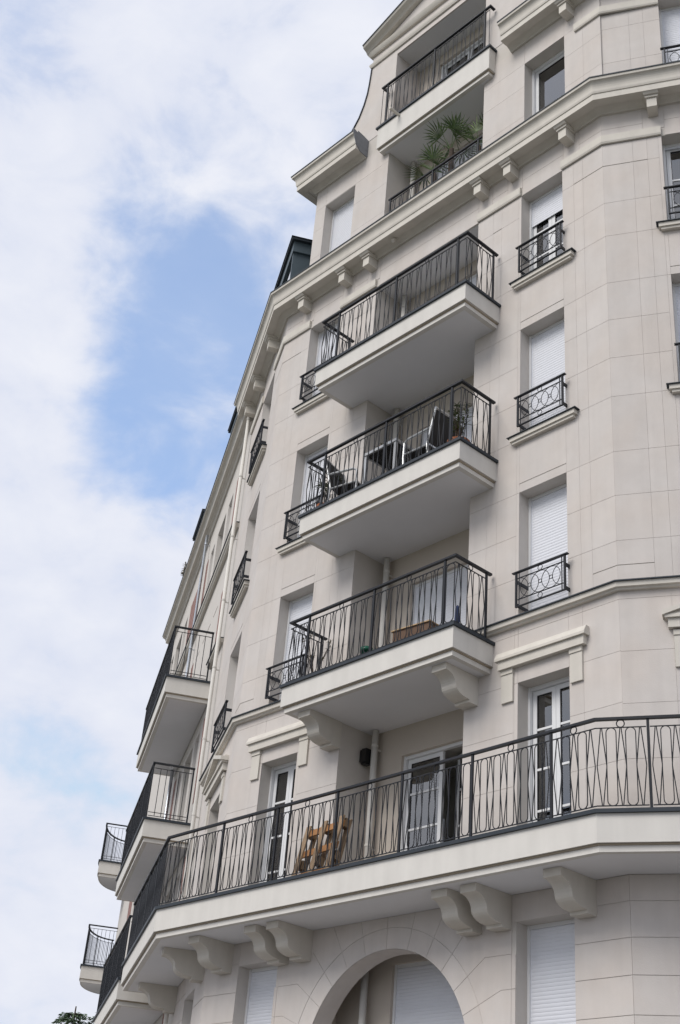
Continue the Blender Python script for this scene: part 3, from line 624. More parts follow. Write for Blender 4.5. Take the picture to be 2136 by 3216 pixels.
# ------------------------------------------------------------------ balconies
def slab_parts(path, zcap, zbot, depth_in, name='balcony', groove=0.055, label=None):
    """path = outer plan line (walls first and last); cream fascia slab > drip strip, soffit board, zinc cap"""
    s = MB(); zf = zbot + 0.085
    s.sweep(path, [(0.0, zf), (0.0, zcap - 0.042), (-0.10, zcap - 0.042), (-0.10, zf)], SIDE)
    o = s.build(name, 'fascia', building if name == 'balcony' else None, label=label)
    return o, zf
def railing(parent, P0, P1, z, hr=1.01, posts=(), bays=(), bars=False, first=True, top_ring=True, rail_drop=0.11):
    """railing between two plan points; posts = distances along; bays = (start, end)"""
    P0 = Vector(P0); P1 = Vector(P1); d = (P1 - P0); Lh = d.length; d.normalize(); ang = math.atan2(d.y, d.x); F = Frame(P0, math.degrees(ang), (d.y, -d.x))
    for q in posts:
        MB().box(F, q - .0145, q + .0145, -.012, .012, z - 0.02, z + hr - .025).build('post', 'iron', parent)
    zt, zb = z + hr - rail_drop, z + 0.045
    for a, c in bays:
        MB().box(F, a, c, -.006, .006, zt - .005, zt + .005).build('rail', 'iron', parent)
        MB().box(F, a, c, -.006, .006, zb - .005, zb + .005).build('rail', 'iron', parent)
        m = (a + c) / 2; per = 0.21; w2 = 0.056
        if not bars:
            k = max(1, int(round((c - a - 0.02) / 0.1025))); pw = (c - a - 0.02) / k
            items = [('d' if (q % 2 == 0 and k > 1) else 's', a + 0.01 + pw * (q + 0.5)) for q in range(k)]
            for kind, u in items:
                me = motif(kind, zt - zb)
                q = F.p(u, 0, zb); o = link('baluster', me, parent, loc=q, rot=(0, 0, ang)); o.scale = (pw / 0.105, 1, 1)
            if c - a > 0.5 and top_ring: MB().tube(circle_path(F, m, zt + (rail_drop - .028) / 2 + .002, (rail_drop - .03) / 2, 0, 14), .0065, 5, closed=True).build('ring', 'iron', parent)
        else:
            k = max(2, int(round((c - a) / 0.115)))
            for i in range(1, k):
                MB().box(F, a + (c - a) * i / k - .006, a + (c - a) * i / k + .006, -.006, .006, zb, zt).build('baluster', 'iron', parent)
_mot = {}
def motif(kind, h):
    key = (kind, round(h, 3))
    if key in _mot: return _mot[key]
    w = .054
    if kind == 's':
        path = [(w * math.cos(math.pi * i / 8), 0, h - w + w * math.sin(math.pi * i / 8)) for i in range(9)] + [(-w * math.cos(math.pi * i / 8), 0, w - w * math.sin(math.pi * i / 8)) for i in range(9)]
    else: path = [(0.006, 0, h), (.051, 0, h / 2 + .01), (.051, 0, h / 2 - .01), (0.006, 0, 0), (-.006, 0, 0), (-.051, 0, h / 2 - .01), (-.051, 0, h / 2 + .01), (-.006, 0, h)]
    me = MB().tube(path, .0062, 5, closed=True).mesh('baluster'); me.materials.append(M['iron']); _mot[key] = me; return me
def handrail(parent, path, ztop, w=.024, t=.028):
    return MB().sweep(path, [(-w, ztop - t), (w, ztop - t), (w, ztop), (-w, ztop)], SIDE).build('handrail', 'iron', parent)
def balcony(path, zcap, zbot, inner, rail_in=0.03, cap=True, label=None):
    s = MB(); zf = zbot + 0.085
    s.sweep(path, [(0.0, zf), (0.0, zcap - 0.042), (-0.12, zcap - 0.042), (-0.12, zf)], SIDE)
    o = s.build('balcony', 'fascia', building, label=label)
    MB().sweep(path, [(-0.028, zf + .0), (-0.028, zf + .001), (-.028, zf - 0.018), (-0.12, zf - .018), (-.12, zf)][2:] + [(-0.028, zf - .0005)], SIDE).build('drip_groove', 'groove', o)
    MB().sweep(path, [(-0.045, zbot), (-0.045, zf - .0185), (-0.12, zf - .0185), (-0.12, zbot)], SIDE).build('drip_band', 'fascia', o)
    MB().sweep(path, [(-0.10, zcap - 0.0415), (0.032, zcap - 0.0415), (0.032, zcap), (-0.10, zcap)], SIDE).build('zinc_cap', 'zinc', o)
    b = MB(); pts = inner; b.prism([(p[0], p[1], zbot + 0.0015) for p in pts], (0, 0, 0.05)); b.build('soffit', 'soffit', o)
    b = MB(); b.prism([(p[0], p[1], zcap - 0.12) for p in pts], (0, 0, 0.05)); b.build('deck', 'paving', o)
    return o
XBL, XBR_ = -3.68, -0.411
for k in range(3):
    zc_ = Z1 + H * k; zb_ = zc_ - 0.418
    P = [Vector((XBL, 0.0)), Vector((XBL, -D_S)), Vector((XBR_, -D_S)), Vector((XBR_, 0.0))]
    inn = [(XBL + .06, 0.001), (XBL + .06, -D_S + .06), (XBR_ - .06, -D_S + .06), (XBR_ - .06, 0.001), (LOG[1] - .001, 0.001), (LOG[1] - .001, .63), (LOG[0] + .001, .63), (LOG[0] + .001, 0.001)]
    o = balcony(P, zc_, zb_, inn)
    y = -D_S + 0.028; x0, x1 = XBL + .028, XBR_ - .028
    handrail(o, [Vector((x0, -0.04)), Vector((x0, y)), Vector((x1, y)), Vector((x1, -0.04))], zc_ + 1.0)
    pp = [-3.25, -1.93, -0.62]
    railing(o, (x0, y), (x1, y), zc_, 1.0, [p - x0 for p in pp], [(0.0, pp[0] - x0 - .02)] + [(a - x0 + .02, c - x0 - .02) for a, c in zip(pp[:-1], pp[1:])] + [(pp[2] - x0 + .02, x1 - x0)])
    railing(o, (x1, y), (x1, -0.04), zc_, 1.0, [0.60], [(0.0, 0.58)], first=False); railing(o, (x0, -0.04), (x0, y), zc_, 1.0, [0.09], [(0.11, 0.69)])
# gable balcony
P = [Vector((-3.36, 0.0)), Vector((-3.36, -0.165)), Vector((-0.607, -0.165)), Vector((-0.607, 0.0))]
o = balcony(P, 14.30, 13.66, [(-3.30, .001), (-3.30, -.105), (-.667, -.105), (-.667, .001), (-0.856, .001), (-0.856, .63), (-3.179, .63), (-3.179, .001)])
yy = -0.14; handrail(o, [Vector((-3.335, -.03)), Vector((-3.335, yy)), Vector((-0.632, yy)), Vector((-0.632, -.03))], 15.40)
railing(o, (-3.335, yy), (-.632, yy), 14.30, 1.10, [0.14, 1.36, 2.58], [(0, .12), (.16, 1.34), (1.38, 2.56), (2.60, 2.703)], rail_drop=.10)
MB().tube([(-2.80, -.10, 14.22), (-2.79, -.42, 14.20)], .028, 10).build('rain_spout', 'trim', building)
MB().tube([(-2.68, -.10, 11.16), (-2.68, -.20, 11.03)], .035, 10).build('rain_spout', 'trim', building)
# attic loggia railing (stands on the cornice)
rl = MB().box(FC, -3.115, -0.87, -.052, -.012, 12.415, 12.44).build('loggia_railing', 'iron', building)
railing(rl, (-3.10, 0.03), (-0.875, 0.03), 11.52, 0.92, [0.03, 1.07, 2.12], [(.05, 1.05), (1.09, 2.10)], rail_drop=.085)
# long balcony over the base
BP = [FL.xy(4.05, 0.0) , FL.xy(4.05, D_B), None, None, FR.xy(3.3, D_B), FR.xy(3.3, 0.0)]
def mitre(Fa, Fb, n):
    # intersection of two offset wall lines
    p, r, q, s = Fa.xy(0, n), Fa.u, Fb.xy(0, n), Fb.u; den = r.x * s.y - r.y * s.x; t = ((q.x - p.x) * s.y - (q.y - p.y) * s.x) / den; return p + r * t
FCl = Frame((XL, 0), 0, (0, -1)); FCr = Frame((XR, 0), 0, (0, -1))
def long_path(n): return [FL.xy(4.05 + (n - D_B), 0.0), FL.xy(4.05 + (n - D_B), n), mitre(FL, FCl, n), mitre(FCr, FR, n), FR.xy(3.3, n), FR.xy(3.3, 0.0)]
lp = long_path(D_B); inn = [tuple(p) for p in long_path(D_B - .06)]
inn = [tuple(FL.xy(3.99, 0.001))] + inn[1:5] + [tuple(FR.xy(3.24, .001)), (XR, -.001), (LOG[1] - .002, -.001), (LOG[1] - .002, .63), (LOG[0] + .002, .63), (LOG[0] + .002, -.001), (XL, -.001)]
lb = balcony(lp, 0.017, -0.412, inn, label='long cream balcony slab wrapping three faces above the arch')
rp = long_path(D_B - .028)
handrail(lb, [FL.xy(4.022, .05)] + rp[1:5], 1.027)
a, b_ = rp[2], rp[3]; L_ = (b_ - a).length
px_ = [-4.557, -3.41, -2.255, -1.112, 0.017, 1.163]; ps = [p - a.x for p in px_]
cuts = [0.0] + ps + [L_]
railing(lb, a, b_, 0.017, 1.01, ps, [(cuts[i] + (.02 if i else 0), cuts[i + 1] - (.02 if i < len(cuts) - 2 else 0)) for i in range(len(cuts) - 1)], rail_drop=.113)
L2 = (rp[4] - rp[3]).length; ps = [0.55, 1.695, 2.84]; cuts = [0] + ps + [L2]
railing(lb, rp[3], rp[4], 0.017, 1.01, ps, [(cuts[i] + (.02 if i else 0), cuts[i + 1] - .02) for i in range(len(cuts) - 1)], rail_drop=.113)
L2 = (rp[2] - rp[1]).length; ps = [0.05, 1.1, 2.2, 3.3]; cuts = ps + [L2]
railing(lb, rp[1], rp[2], 0.017, 1.01, ps, [(cuts[i] + .02, cuts[i + 1] - .02) for i in range(len(cuts) - 1)], rail_drop=.113)
railing(lb, FL.xy(4.022, 0.02), rp[1], 0.017, 1.01, [.04], [(.06, .76)], rail_drop=.113)
# corbels
def corbel(F, u0, w, ztop, parent=building, depth=0.61):
    pr = [(0.001, ztop), (depth, ztop), (depth, ztop - .09)]
    for i in range(1, 9):                     # hollow, then swell
        a = math.pi / 2 * i / 8; pr.append((depth - .19 * math.sin(a) * 1.0, ztop - .09 - .155 * (1 - math.cos(a))))
    for i in range(1, 7):
        a = math.pi / 2 * i / 6; pr.append((depth - .19 - .20 * (1 - math.cos(a)) - .02 * math.sin(a), ztop - .245 - .105 * math.sin(a)))
    pr += [(.165, ztop - .352), (.165, ztop - .388), (0.001, ztop - .388)]
    b = MB(); b.prism([F.p(u0, n, z) for n, z in pr], F.p(w, 0, 0) - F.p(0, 0, 0)); return b.build('corbel', 'trim', parent)
for u, w in ((0.885, .235), (-0.30, .235), (-0.748, .245), (-3.665, .235), (-4.115, .24), (-5.315, .25)): corbel(FC, u, w, -0.4125)
for u in (0.24, 3.06): corbel(FL, u, .24, -0.4125)
corbel(FR, 2.4, .24, -0.4125)
for u in (-3.445, -0.895): corbel(FC, u, .245, Z1 - .4185)

# ------------------------------------------------------------------ window hoods of the main storey
def hood(F, u0, u1, z=2.40):
    a = MB(); a.box(F, u0, u1, .001, .075, z, z + .115)
    o = a.build('window_hood', 'trim', building)
    b = MB(); b.prism([F.p(u0 - .035, .001, z + .1155), F.p(u0 - .035, .105, z + .1155), F.p(u0 - .035, .105, z + .15), F.p(u0 - .035, .06, z + .235), F.p(u0 - .035, .001, z + .235)], F.p(u1 - u0 + .07, 0, 0) - F.p(0, 0, 0)); b.build('moulding', 'trim', o)
    return o
def bracket(F, u0, u1, o, z0=1.96):
    MB().box(F, u0, u1, .001, .03, z0, 2.335).build('bracket', 'trim', o); MB().box(F, u0 - .004, u1 + .004, .001, .042, 2.3355, 2.399).build('bracket', 'trim', o)
for s in (0, 1):
    X = (lambda a, c: (a, c)) if not s else (lambda a, c: (mx_(c), mx_(a)))
    o = hood(FC, *X(-0.27, 1.07)); bracket(FC, *X(-0.245, -0.06), o); bracket(FC, *X(0.83, 1.01), o)
for F, W in ((FL, LCW), (FR, RCW)):
    o = hood(F, W[0] - .30, W[1] + .30, 2.42); bracket(F, W[0] - .245, W[0] - .06, o, 1.94); bracket(F, W[1] + .06, W[1] + .245, o, 1.94)
    um = (W[0] + W[1]) / 2; u0, u1 = W[0] - .36, W[1] + .36; b = MB()
    b.prism([F.p(u0 + .1, .02, 2.66), F.p(u1 - .1, .02, 2.66), F.p(um, .02, 2.86)], F.n.to_3d() * .02); b.build('tympanum', 'trim', o)
    for q0, q1 in ((u0, um), (u1, um)):
        b = MB(); pts = [(q0, 2.56), (q1, 2.87), (q1, 2.93), (q0, 2.62)]; b.prism([F.p(u, .001, z) for u, z in pts], F.n.to_3d() * .125); b.build('raking_moulding', 'trim', o)

# ------------------------------------------------------------------ downpipes
def downpipe(F, u, n, z0, z1, r, m, parent, step=1.42, top=True):
    b = MB().tube([F.p(u, n, z0), F.p(u, n, z1)], r, 14); o = b.build('downpipe', m, parent, smooth=False)
    for p in o.data.polygons: p.use_smooth = len(p.vertices) == 4
    z = z1 - 0.22
    while z > z0:
        MB().tube([F.p(u, n, z - .03), F.p(u, n, z)], r + .006, 14).build('pipe_collar', m, o)
        MB().box(F, u - .012, u + .012, 0.001 if n > 0 else n - .12, n - r - .001, z - .06, z - .04).build('pipe_clip', m, o); z -= step
    return o
for z0, z1 in ((-0.1, 2.43), (2.75, 5.23), (5.55, 8.03), (8.35, 10.43), (11.49, 13.66)): downpipe(FC, -3.03, -0.50, z0, z1, .047, 'fascia', building)
downpipe(FC, -2.96, -0.53, GROUND, -0.455, .047, 'fascia', building)

# ------------------------------------------------------------------ dormers over the left chamfer
def dormer(F, u0, u1, zb, zt, n, parent, depth=1.6):
    b = MB(); b.box(F, u0 + .12, u1 - .12, n - depth, n - .10, zb, zt - .42); o = b.build('dormer', 'dormer', parent)
    MB().box(F, u0 + .07, u1 - .07, n - depth, n - .05, zt - .42, zt - .16).build('entablature', 'dormer', o)
    MB().box(F, u0, u1, n - depth, n, zt - .16, zt - .10).build('eave', 'zinc', o)
    MB().prism([F.p(u0 - .02, n + .02, zt - .099), F.p(u1 + .02, n + .02, zt - .099), F.p(u1 - .25, n - .3, zt + .12), F.p(u0 + .25, n - .3, zt + .12)], F.n.to_3d() * -(depth - .1)).build('dormer_roof', 'zinc', o)
    MB().box(F, u0 + .12, u0 + .19, n - .0999, n - .07, zb, zt - .421).build('corner_trim', 'dormer', o); MB().box(F, u1 - .19, u1 - .12, n - .0999, n - .07, zb, zt - .421).build('corner_trim', 'dormer', o)
    MB().box(F, u0 + .25, u1 - .25, n - .0995, n - .085, zb + .3, zt - .5).build('pane', 'glass', o)
    return o
dormer(FL, 0.66, 2.40, 11.40, 13.80, 0.02, building)
def mansard(u0, u1, z0, parent): 
    q = [FL.p(u0, -.12, z0), FL.p(u0, -1.0, z0 + 2.5), FL.p(u0, -3.0, z0 + 2.9), FL.p(u0, -3.0, z0)]
    MB().prism(q, FL.p(u1 - u0, 0, 0) - FL.p(0, 0, 0)).build('mansard_roof', 'dormer', parent)
mansard(0.35, 3.2, 11.45, building)

# ================================================================== wing beyond the downpipe
wing = thing('apartment_wing', 'long cream rendered wing with red brick strips running back beside the stone block', 'building', (-14, 5, GROUND), world_parts=True)
NW = -0.008
def wing_rects():
    L = []
    for zt in (10.17, 7.44, 4.70, 1.95, -0.8):
        for a, c, big in ((5.07, 5.64, 0), (5.95, 7.02, 1), (7.42, 7.97, 0)):
            zb = zt - (1.55 if zt > 10 else (2.02 if big else 1.5)); L.append((a, c, zb, zt, big))
        for a, c, big in ((11.5, 12.1, 0), (12.5, 13.6, 1), (14.0, 14.6, 0)):
            zb = zt - (1.55 if zt > 10 else (2.02 if big else 1.5)); L.append((a, c, zb, zt, big))
    return L
WR = wing_rects()
ww = wall_core(FL, 3.15, 18.85, GROUND, 7.4, [(a, c, e, g, .22) for a, c, e, g, _ in WR if g < 7.4], n0=NW).build('wall', 'stucco', wing)
wall_core(FL, 3.15, 15.1, 7.4, 11.2, [(a, c, max(e, 7.401), g, .22) for a, c, e, g, _ in WR if g > 7.4], n0=NW).build('wall', 'stucco', wing)
we = MB(); pa, pb, pc, pd_ = FL.xy(18.85, NW), FL.xy(18.85, -9), FL.xy(15.1, NW), FL.xy(15.1, -9)
we.add([(*pa, GROUND), (*pb, GROUND), (*pb, 7.4), (*pa, 7.4)], [(0, 1, 2, 3)]); we.add([(*pc, 7.4), (*pd_, 7.4), (*pd_, 11.2), (*pc, 11.2)], [(0, 1, 2, 3)])
we.add([(*pa, 7.4), (*pb, 7.4), (*pd_, 7.4), (*pc, 7.4)], [(0, 1, 2, 3)]); p1, p2 = FL.xy(3.15, NW), FL.xy(3.15, -9)
we.add([(*p1, 11.19), (*p2, 11.19), (*pd_, 11.19), (*pc, 11.19)], [(0, 1, 2, 3)]); we.build('wall', 'stucco', wing)
for a, c, e, g, big in WR:
    if g > 7.4 and e < 7.4: continue
    window(FL, a, c, e, g, n=-0.19, shutter=1.0 if (big == 0) else 0.0, muntins=(0.5,), room=True, parent=wing)
for a, c, e, g, big in WR:
    if g > 7.4 and e < 7.4: window(FL, a, c, e, g, n=-0.19, shutter=1.0, parent=wing)
def brick(u0, u1, z0, z1):
    b = MB(); b.box(FL, u0, u1, NW - .02, NW + .006, z0, z1); o = b.build('brick_panel', 'brick', wing)
    uv = o.data.uv_layers.new(name='UVMap')
    for poly in o.data.polygons:
        for li in poly.loop_indices:
            co_ = o.data.vertices[o.data.loops[li].vertex_index].co; d = Vector((co_.x, co_.y)) - FL.o; uv.data[li].uv = (d.dot(FL.u), co_.z)
for u0, u1 in ((4.30, 4.64), (8.30, 8.64)):
    for z0, z1 in ((8.62, 10.2), (5.95, 7.50), (3.1, 4.78), (0.3, 2.1), (-5.0, -0.6)): brick(u0, u1, z0, z1)
brick(9.95, 11.0, 8.62, 10.2); brick(9.95, 11.0, 5.9, 7.4); brick(15.0, 15.9, 2.6, 4.4); brick(15.0, 15.9, -0.2, 2.0)
wst = MB().sweep([FL.xy(15.2), FL.xy(3.30)], [(NW, 8.33), (.06, 8.33), (.075, 8.36), (.10, 8.375), (.105, 8.44), (NW, 8.44)], 1).build('string_course', 'trim', wing)
MB().sweep([FL.xy(15.2), FL.xy(3.30)], [(NW, 8.4405), (.125, 8.4405), (.125, 8.458), (NW, 8.47)], 1).build('zinc_flashing', 'zinc', wst)
ws2 = MB().sweep([FL.xy(4.66), FL.xy(3.30)], [(NW, 5.83), (.05, 5.83), (.085, 5.86), (.09, 5.915), (NW, 5.915)], 1).build('string_course', 'trim', wing)
MB().sweep([FL.xy(4.68), FL.xy(3.30)], [(NW, 5.9155), (.11, 5.9155), (.11, 5.93), (NW, 5.94)], 1).build('zinc_flashing', 'zinc', ws2)
wp = [(NW, 10.90), (.03, 10.90), (.055, 10.95), (.10, 10.97), (.105, 11.0), (.175, 11.01)] + [(.18 + .09 * (1 - math.cos(math.pi / 2 * i / 5)), 11.02 + .13 * math.sin(math.pi / 2 * i / 5)) for i in range(6)] + [(.285, 11.16), (.285, 11.20), (NW, 11.20)]
wco = MB().sweep([FL.xy(15.28), FL.xy(3.36)], wp, 1).build('cornice', 'trim', wing)
MB().sweep([FL.xy(15.3), FL.xy(3.36)], [(NW, 11.2005), (.30, 11.2005), (.30, 11.235), (NW, 11.25)], 1).build('zinc_gutter', 'zinc', wco)
downpipe(FL, 3.27, 0.095, GROUND, 11.12, .037, 'fascia', wing, step=1.4); downpipe(FL, 8.50, 0.095, GROUND, 10.93, .033, 'galv', wing, step=2.75)
mansard(3.3, 15.0, 11.21, wing); dormer(FL, 5.9, 7.9, 11.2, 13.72, 0.02, wing); dormer(FL, 11.7, 13.45, 11.2, 13.6, 0.02, wing)
for k in range(3):
    zc_ = -0.14 + H * k; zb_ = zc_ - .435; n = 0.85; u0, u1 = 4.38, 9.0
    P = [FL.xy(u1, 0.0), FL.xy(u1, n), FL.xy(u0, n), FL.xy(u0, 0.0)]
    s = MB(); s.sweep(P, [(0, zb_ + .085), (0, zc_ - .042), (-.12, zc_ - .042), (-.12, zb_ + .085)], 1); o = s.build('balcony', 'fascia', wing)
    MB().sweep(P, [(-.028, zb_ + .067), (-.028, zb_ + .0845), (-.12, zb_ + .0845), (-.12, zb_ + .067)], 1).build('drip_groove', 'groove', o)
    MB().sweep(P, [(-.045, zb_), (-.045, zb_ + .0665), (-.12, zb_ + .0665), (-.12, zb_)], 1).build('drip_band', 'fascia', o)
    MB().sweep(P, [(-.1, zc_ - .0415), (.032, zc_ - .0415), (.032, zc_), (-.1, zc_)], 1).build('zinc_cap', 'zinc', o)
    q = [FL.xy(u0 + .06, .001), FL.xy(u0 + .06, n - .06), FL.xy(u1 - .06, n - .06), FL.xy(u1 - .06, .001)]
    MB().prism([(*p, zb_ + .0015) for p in q], (0, 0, .05)).build('soffit', 'soffit', o); MB().prism([(*p, zc_ - .12) for p in q], (0, 0, .05)).build('deck', 'paving', o)
    r = .028; c = [FL.xy(u1 - r, .06), FL.xy(u1 - r, n - r), FL.xy(u0 + r, n - r), FL.xy(u0 + r, .06)]
    handrail(o, c, zc_ + 1.05)
    Lr = (c[2] - c[1]).length; ps = [0.02 + (Lr - .04) * i / 4 for i in range(5)]
    railing(o, c[1], c[2], zc_, 1.05, ps, [(a + .02, b_ - .02) for a, b_ in zip(ps[:-1], ps[1:])], bars=True)
    Ls = (c[3] - c[2]).length; railing(o, c[2], c[3], zc_, 1.05, [Ls - .02], [(.02, Ls - .04)], bars=True); railing(o, c[0], c[1], zc_, 1.05, [.02], [(.04, Ls - .02)], bars=True)
    Fs = Frame(c[2], math.degrees(math.atan2((c[3] - c[2]).y, (c[3] - c[2]).x)), FL.u * -1)
    MB().box(Fs, .02, Ls - .04, -.006, .006, zc_ + .105, zc_ + .115).build('rail', 'iron', o)
    for z in (zc_ + .995, zc_ + .08): MB().tube(circle_path(Fs, Ls * .42, z, .03, 0, 10), .005, 5, closed=True).build('ring', 'alu', o)
# bow-fronted balconies at the far end
for k in range(2):
    zc_ = 2.52 + H * k; zb_ = zc_ - .44; n = .85; u0 = 17.65; a_ = 1.6
    pth = [FL.xy(u0 + a_ * math.sin(math.pi / 2 * i / 14), n * math.cos(math.pi / 2 * i / 14)) for i in range(14, -1, -1)] + [FL.xy(u0, 0.0)]
    s = MB(); s.sweep(pth, [(0, zb_ + .085), (0, zc_ - .042), (-.08, zc_ - .042), (-.08, zb_ + .085)], 1); o = s.build('balcony', 'fascia', wing, label='bow-fronted balcony at the far end of the wing')
    MB().sweep(pth, [(-.028, zb_ + .067), (-.028, zb_ + .0845), (-.08, zb_ + .0845), (-.08, zb_ + .067)], 1).build('drip_groove', 'groove', o)
    MB().sweep(pth, [(-.035, zb_), (-.035, zb_ + .0665), (-.08, zb_ + .0665), (-.08, zb_)], 1).build('drip_band', 'fascia', o)
    MB().sweep(pth, [(-.08, zc_ - .0415), (.032, zc_ - .0415), (.032, zc_), (-.08, zc_)], 1).build('zinc_cap', 'zinc', o)
    q = [FL.xy(u0 + .05, -.2)] + [FL.xy(u0 + .05 + (a_ - .1) * math.sin(math.pi / 2 * i / 14), (n - .05) * math.cos(math.pi / 2 * i / 14)) for i in range(15)] + [FL.xy(u0 + a_ - .05, -.2)]
    MB().prism([(*p, zb_ + .0015) for p in q], (0, 0, .05)).build('soffit', 'soffit', o); MB().prism([(*p, zc_ - .12) for p in q], (0, 0, .05)).build('deck', 'paving', o)
    r = .03; cpt = [FL.xy(u0 + r + (a_ - 2 * r) * math.sin(math.pi / 2 * i / 28), (n - r) * math.cos(math.pi / 2 * i / 28)) for i in range(28, -1, -1)]
    hp = cpt + [FL.xy(u0 + r, .05)]
    handrail(o, hp, zc_ + 1.05)
    for z in (zc_ + .95, zc_ + .05, zc_ + .12): MB().sweep(hp, [(-.006, z), (.006, z), (.006, z + .01), (-.006, z + .01)], 1).build('rail', 'iron', o)
    for i, p in enumerate(cpt):
        rr = .022 if i in (28, 21, 11, 1) else .006
        Fq = Frame(p, math.degrees(math.atan2(FL.u.y, FL.u.x)), FL.n); MB().box(Fq, -rr, rr, -min(rr, .014), min(rr, .014), zc_, zc_ + (1.02 if rr > .01 else .955)).build('post' if rr > .01 else 'baluster', 'iron', o)
    for i in range(1, 7):
        p = FL.xy(u0 + r, (n - r) * i / 7.5 + .03); Fq = Frame(p, math.degrees(math.atan2(FL.u.y, FL.u.x)), FL.n); MB().box(Fq, -.005, .005, -.005, .005, zc_ + .05, zc_ + .955).build('baluster', 'iron', o)

# ------------------------------------------------------------------ loose things
def leaf_blades(b, base, n, ln, w, rnd, up=0.6, spread=1.0, droop=0.35, fold=0.25):
    for i in range(n):
        a = rnd.uniform(0, 2 * math.pi); e = rnd.uniform(up - .4, up + .5); d = Vector((math.cos(a) * math.cos(e) * spread, math.sin(a) * math.cos(e) * spread, math.sin(e))).normalized()
        l = ln * rnd.uniform(.6, 1.1); sd_ = d.cross(Vector((0, 0, 1))); sd_ = sd_.normalized() if sd_.length > 1e-3 else Vector((1, 0, 0))
        prev = None; k = 4
        for j in range(k + 1):
            t_ = j / k; c = Vector(base) + d * l * t_ + Vector((0, 0, -droop * l * t_ * t_)); ww_ = w * (1 - t_) ** .6 * (.5 + t_) if j < k else 0.001
            cur = (c - sd_ * ww_, c + sd_ * ww_)
            if prev: b.add([prev[0], prev[1], cur[1], cur[0]], [(0, 1, 2, 3)])
            prev = cur
def pot(b, r, h, x=0, y=0, z=0):
    prof = [(r * .7, 0), (r * .95, h * .82), (r * 1.08, h * .82), (r * 1.1, h), (r * .92, h), (r * .88, h * .88)]; k = 18
    vs = [(x + rr * math.cos(2 * math.pi * i / k), y + rr * math.sin(2 * math.pi * i / k), z + zz_) for rr, zz_ in prof for i in range(k)]
    fs = [(j * k + i, j * k + (i + 1) % k, (j + 1) * k + (i + 1) % k, (j + 1) * k + i) for j in range(len(prof) - 1) for i in range(k)] + [tuple(range(k)), tuple(range((len(prof) - 1) * k, len(prof) * k))]
    b.add(vs, fs); return b
def potted(name, label, loc, r, h, kind, seed, group=None, ln=.4):
    rnd = random.Random(seed); t_ = thing(name, label, 'plant', loc, group=group)
    pot(MB(), r, h).build('pot', 'terracotta', t_)
    s = MB(); lv = MB()
    if kind == 'bush':
        for i in range(9):
            a = rnd.uniform(0, 6.28); q = [Vector((0, 0, h * .9))]; d = Vector((math.cos(a) * .35, math.sin(a) * .35, 1)).normalized()
            for j in range(5): q.append(q[-1] + d * ln * .22 + Vector((rnd.uniform(-.03, .03), rnd.uniform(-.03, .03), 0)))
            s.tube(q, .006, 5, taper=[.012, .010, .008, .006, .005, .003])
            for j in range(2, 6):
                leaf_blades(lv, q[j], 5, .11, .011, rnd, up=.4, droop=.2)
    elif kind == 'dracaena':
        for i in range(4):
            a = rnd.uniform(0, 6.28); q = [Vector((0, 0, h * .9)), Vector((math.cos(a) * .04, math.sin(a) * .04, h + ln * .4)), Vector((math.cos(a) * .13, math.sin(a) * .13, h + ln * rnd.uniform(.6, 1.05)))]
            s.tube(q, .01, 5, taper=[.013, .011, .008]); leaf_blades(lv, q[-1], 26, .17, .011, rnd, up=.3, droop=.3); leaf_blades(lv, q[1], 9, .12, .01, rnd, up=.3, droop=.3)
    elif kind == 'small': leaf_blades(lv, (0, 0, h * .9), 26, .13, .014, rnd, up=.7, droop=.3)
    if s.v: s.build('stem', 'bark', t_)
    lv.build('leaves', 'plant', t_); return t_
# --- terrace furniture on the middle balcony (aluminium with black mesh)
ZF = Z1 + H - .07
def armchair(loc, rz, label):
    t_ = thing('garden_armchair', label, 'chair', loc, rz, group='aluminium armchairs on the balcony')
    for sy in (-.27, .27):
        MB().tube([(.24, sy, 0), (.27, sy, .35), (.26, sy, .60), (.20, sy, .645), (-.16, sy, .655), (-.27, sy, .655)], .019, 8).build('arm_frame', 'alu', t_)
        MB().tube([(-.24, sy, 0), (-.20, sy, .40), (-.34, sy, .97)], .017, 8).build('back_post', 'alu', t_)
        MB().tube([(.265, sy * .98, .41), (-.20, sy * .98, .39)], .014, 8).build('seat_rail', 'alu', t_)
    MB().tube([(.265, -.265, .41), (.265, .265, .41)], .014, 8).build('seat_rail', 'alu', t_); MB().tube([(-.34, -.27, .97), (-.34, .27, .97)], .015, 8).build('back_rail', 'alu', t_)
    MB().bx(-.2, .262, -.25, .25, .395, .403).build('seat', 'mesh', t_)
    b = MB(); b.prism([(-.205, -.25, .43), (-.332, -.25, .95), (-.325, -.25, .952), (-.198, -.25, .432)], (0, .5, 0)); b.build('backrest', 'mesh', t_); return t_
armchair((-1.40, -.33, ZF), math.pi, 'aluminium armchair with tall black mesh back, turned towards the slatted table')
armchair((-3.02, -.36, ZF), 0.25, 'aluminium armchair with black seat beside the dracaena pot')
tb = thing('garden_table', 'aluminium balcony table with black slatted top holding a small flowerpot', 'table', (-2.14, -.33, ZF))
for sx in (-.31, .31):
    for sy in (-.28, .28): MB().bx(sx - .022, sx + .022, sy - .022, sy + .022, 0, .70).build('leg', 'alu', tb)
fr_ = MB(); fr_.bx(-.345, .345, -.315, -.285, .70, .745).bx(-.345, .345, .285, .315, .70, .745).bx(-.345, -.315, -.285, .285, .70, .745).bx(.315, .345, -.285, .285, .70, .745); fr_.build('top_frame', 'alu', tb)
for i in range(9): MB().bx(-.314, .314, -.282 + i * .0627, -.228 + i * .0627, .712, .735).build('slat', 'mesh', tb)
potted('flowerpot', 'small terracotta flowerpot standing on the slatted balcony table', (-2.27, -.45, ZF + .746), .075, .12, 'small', 3)
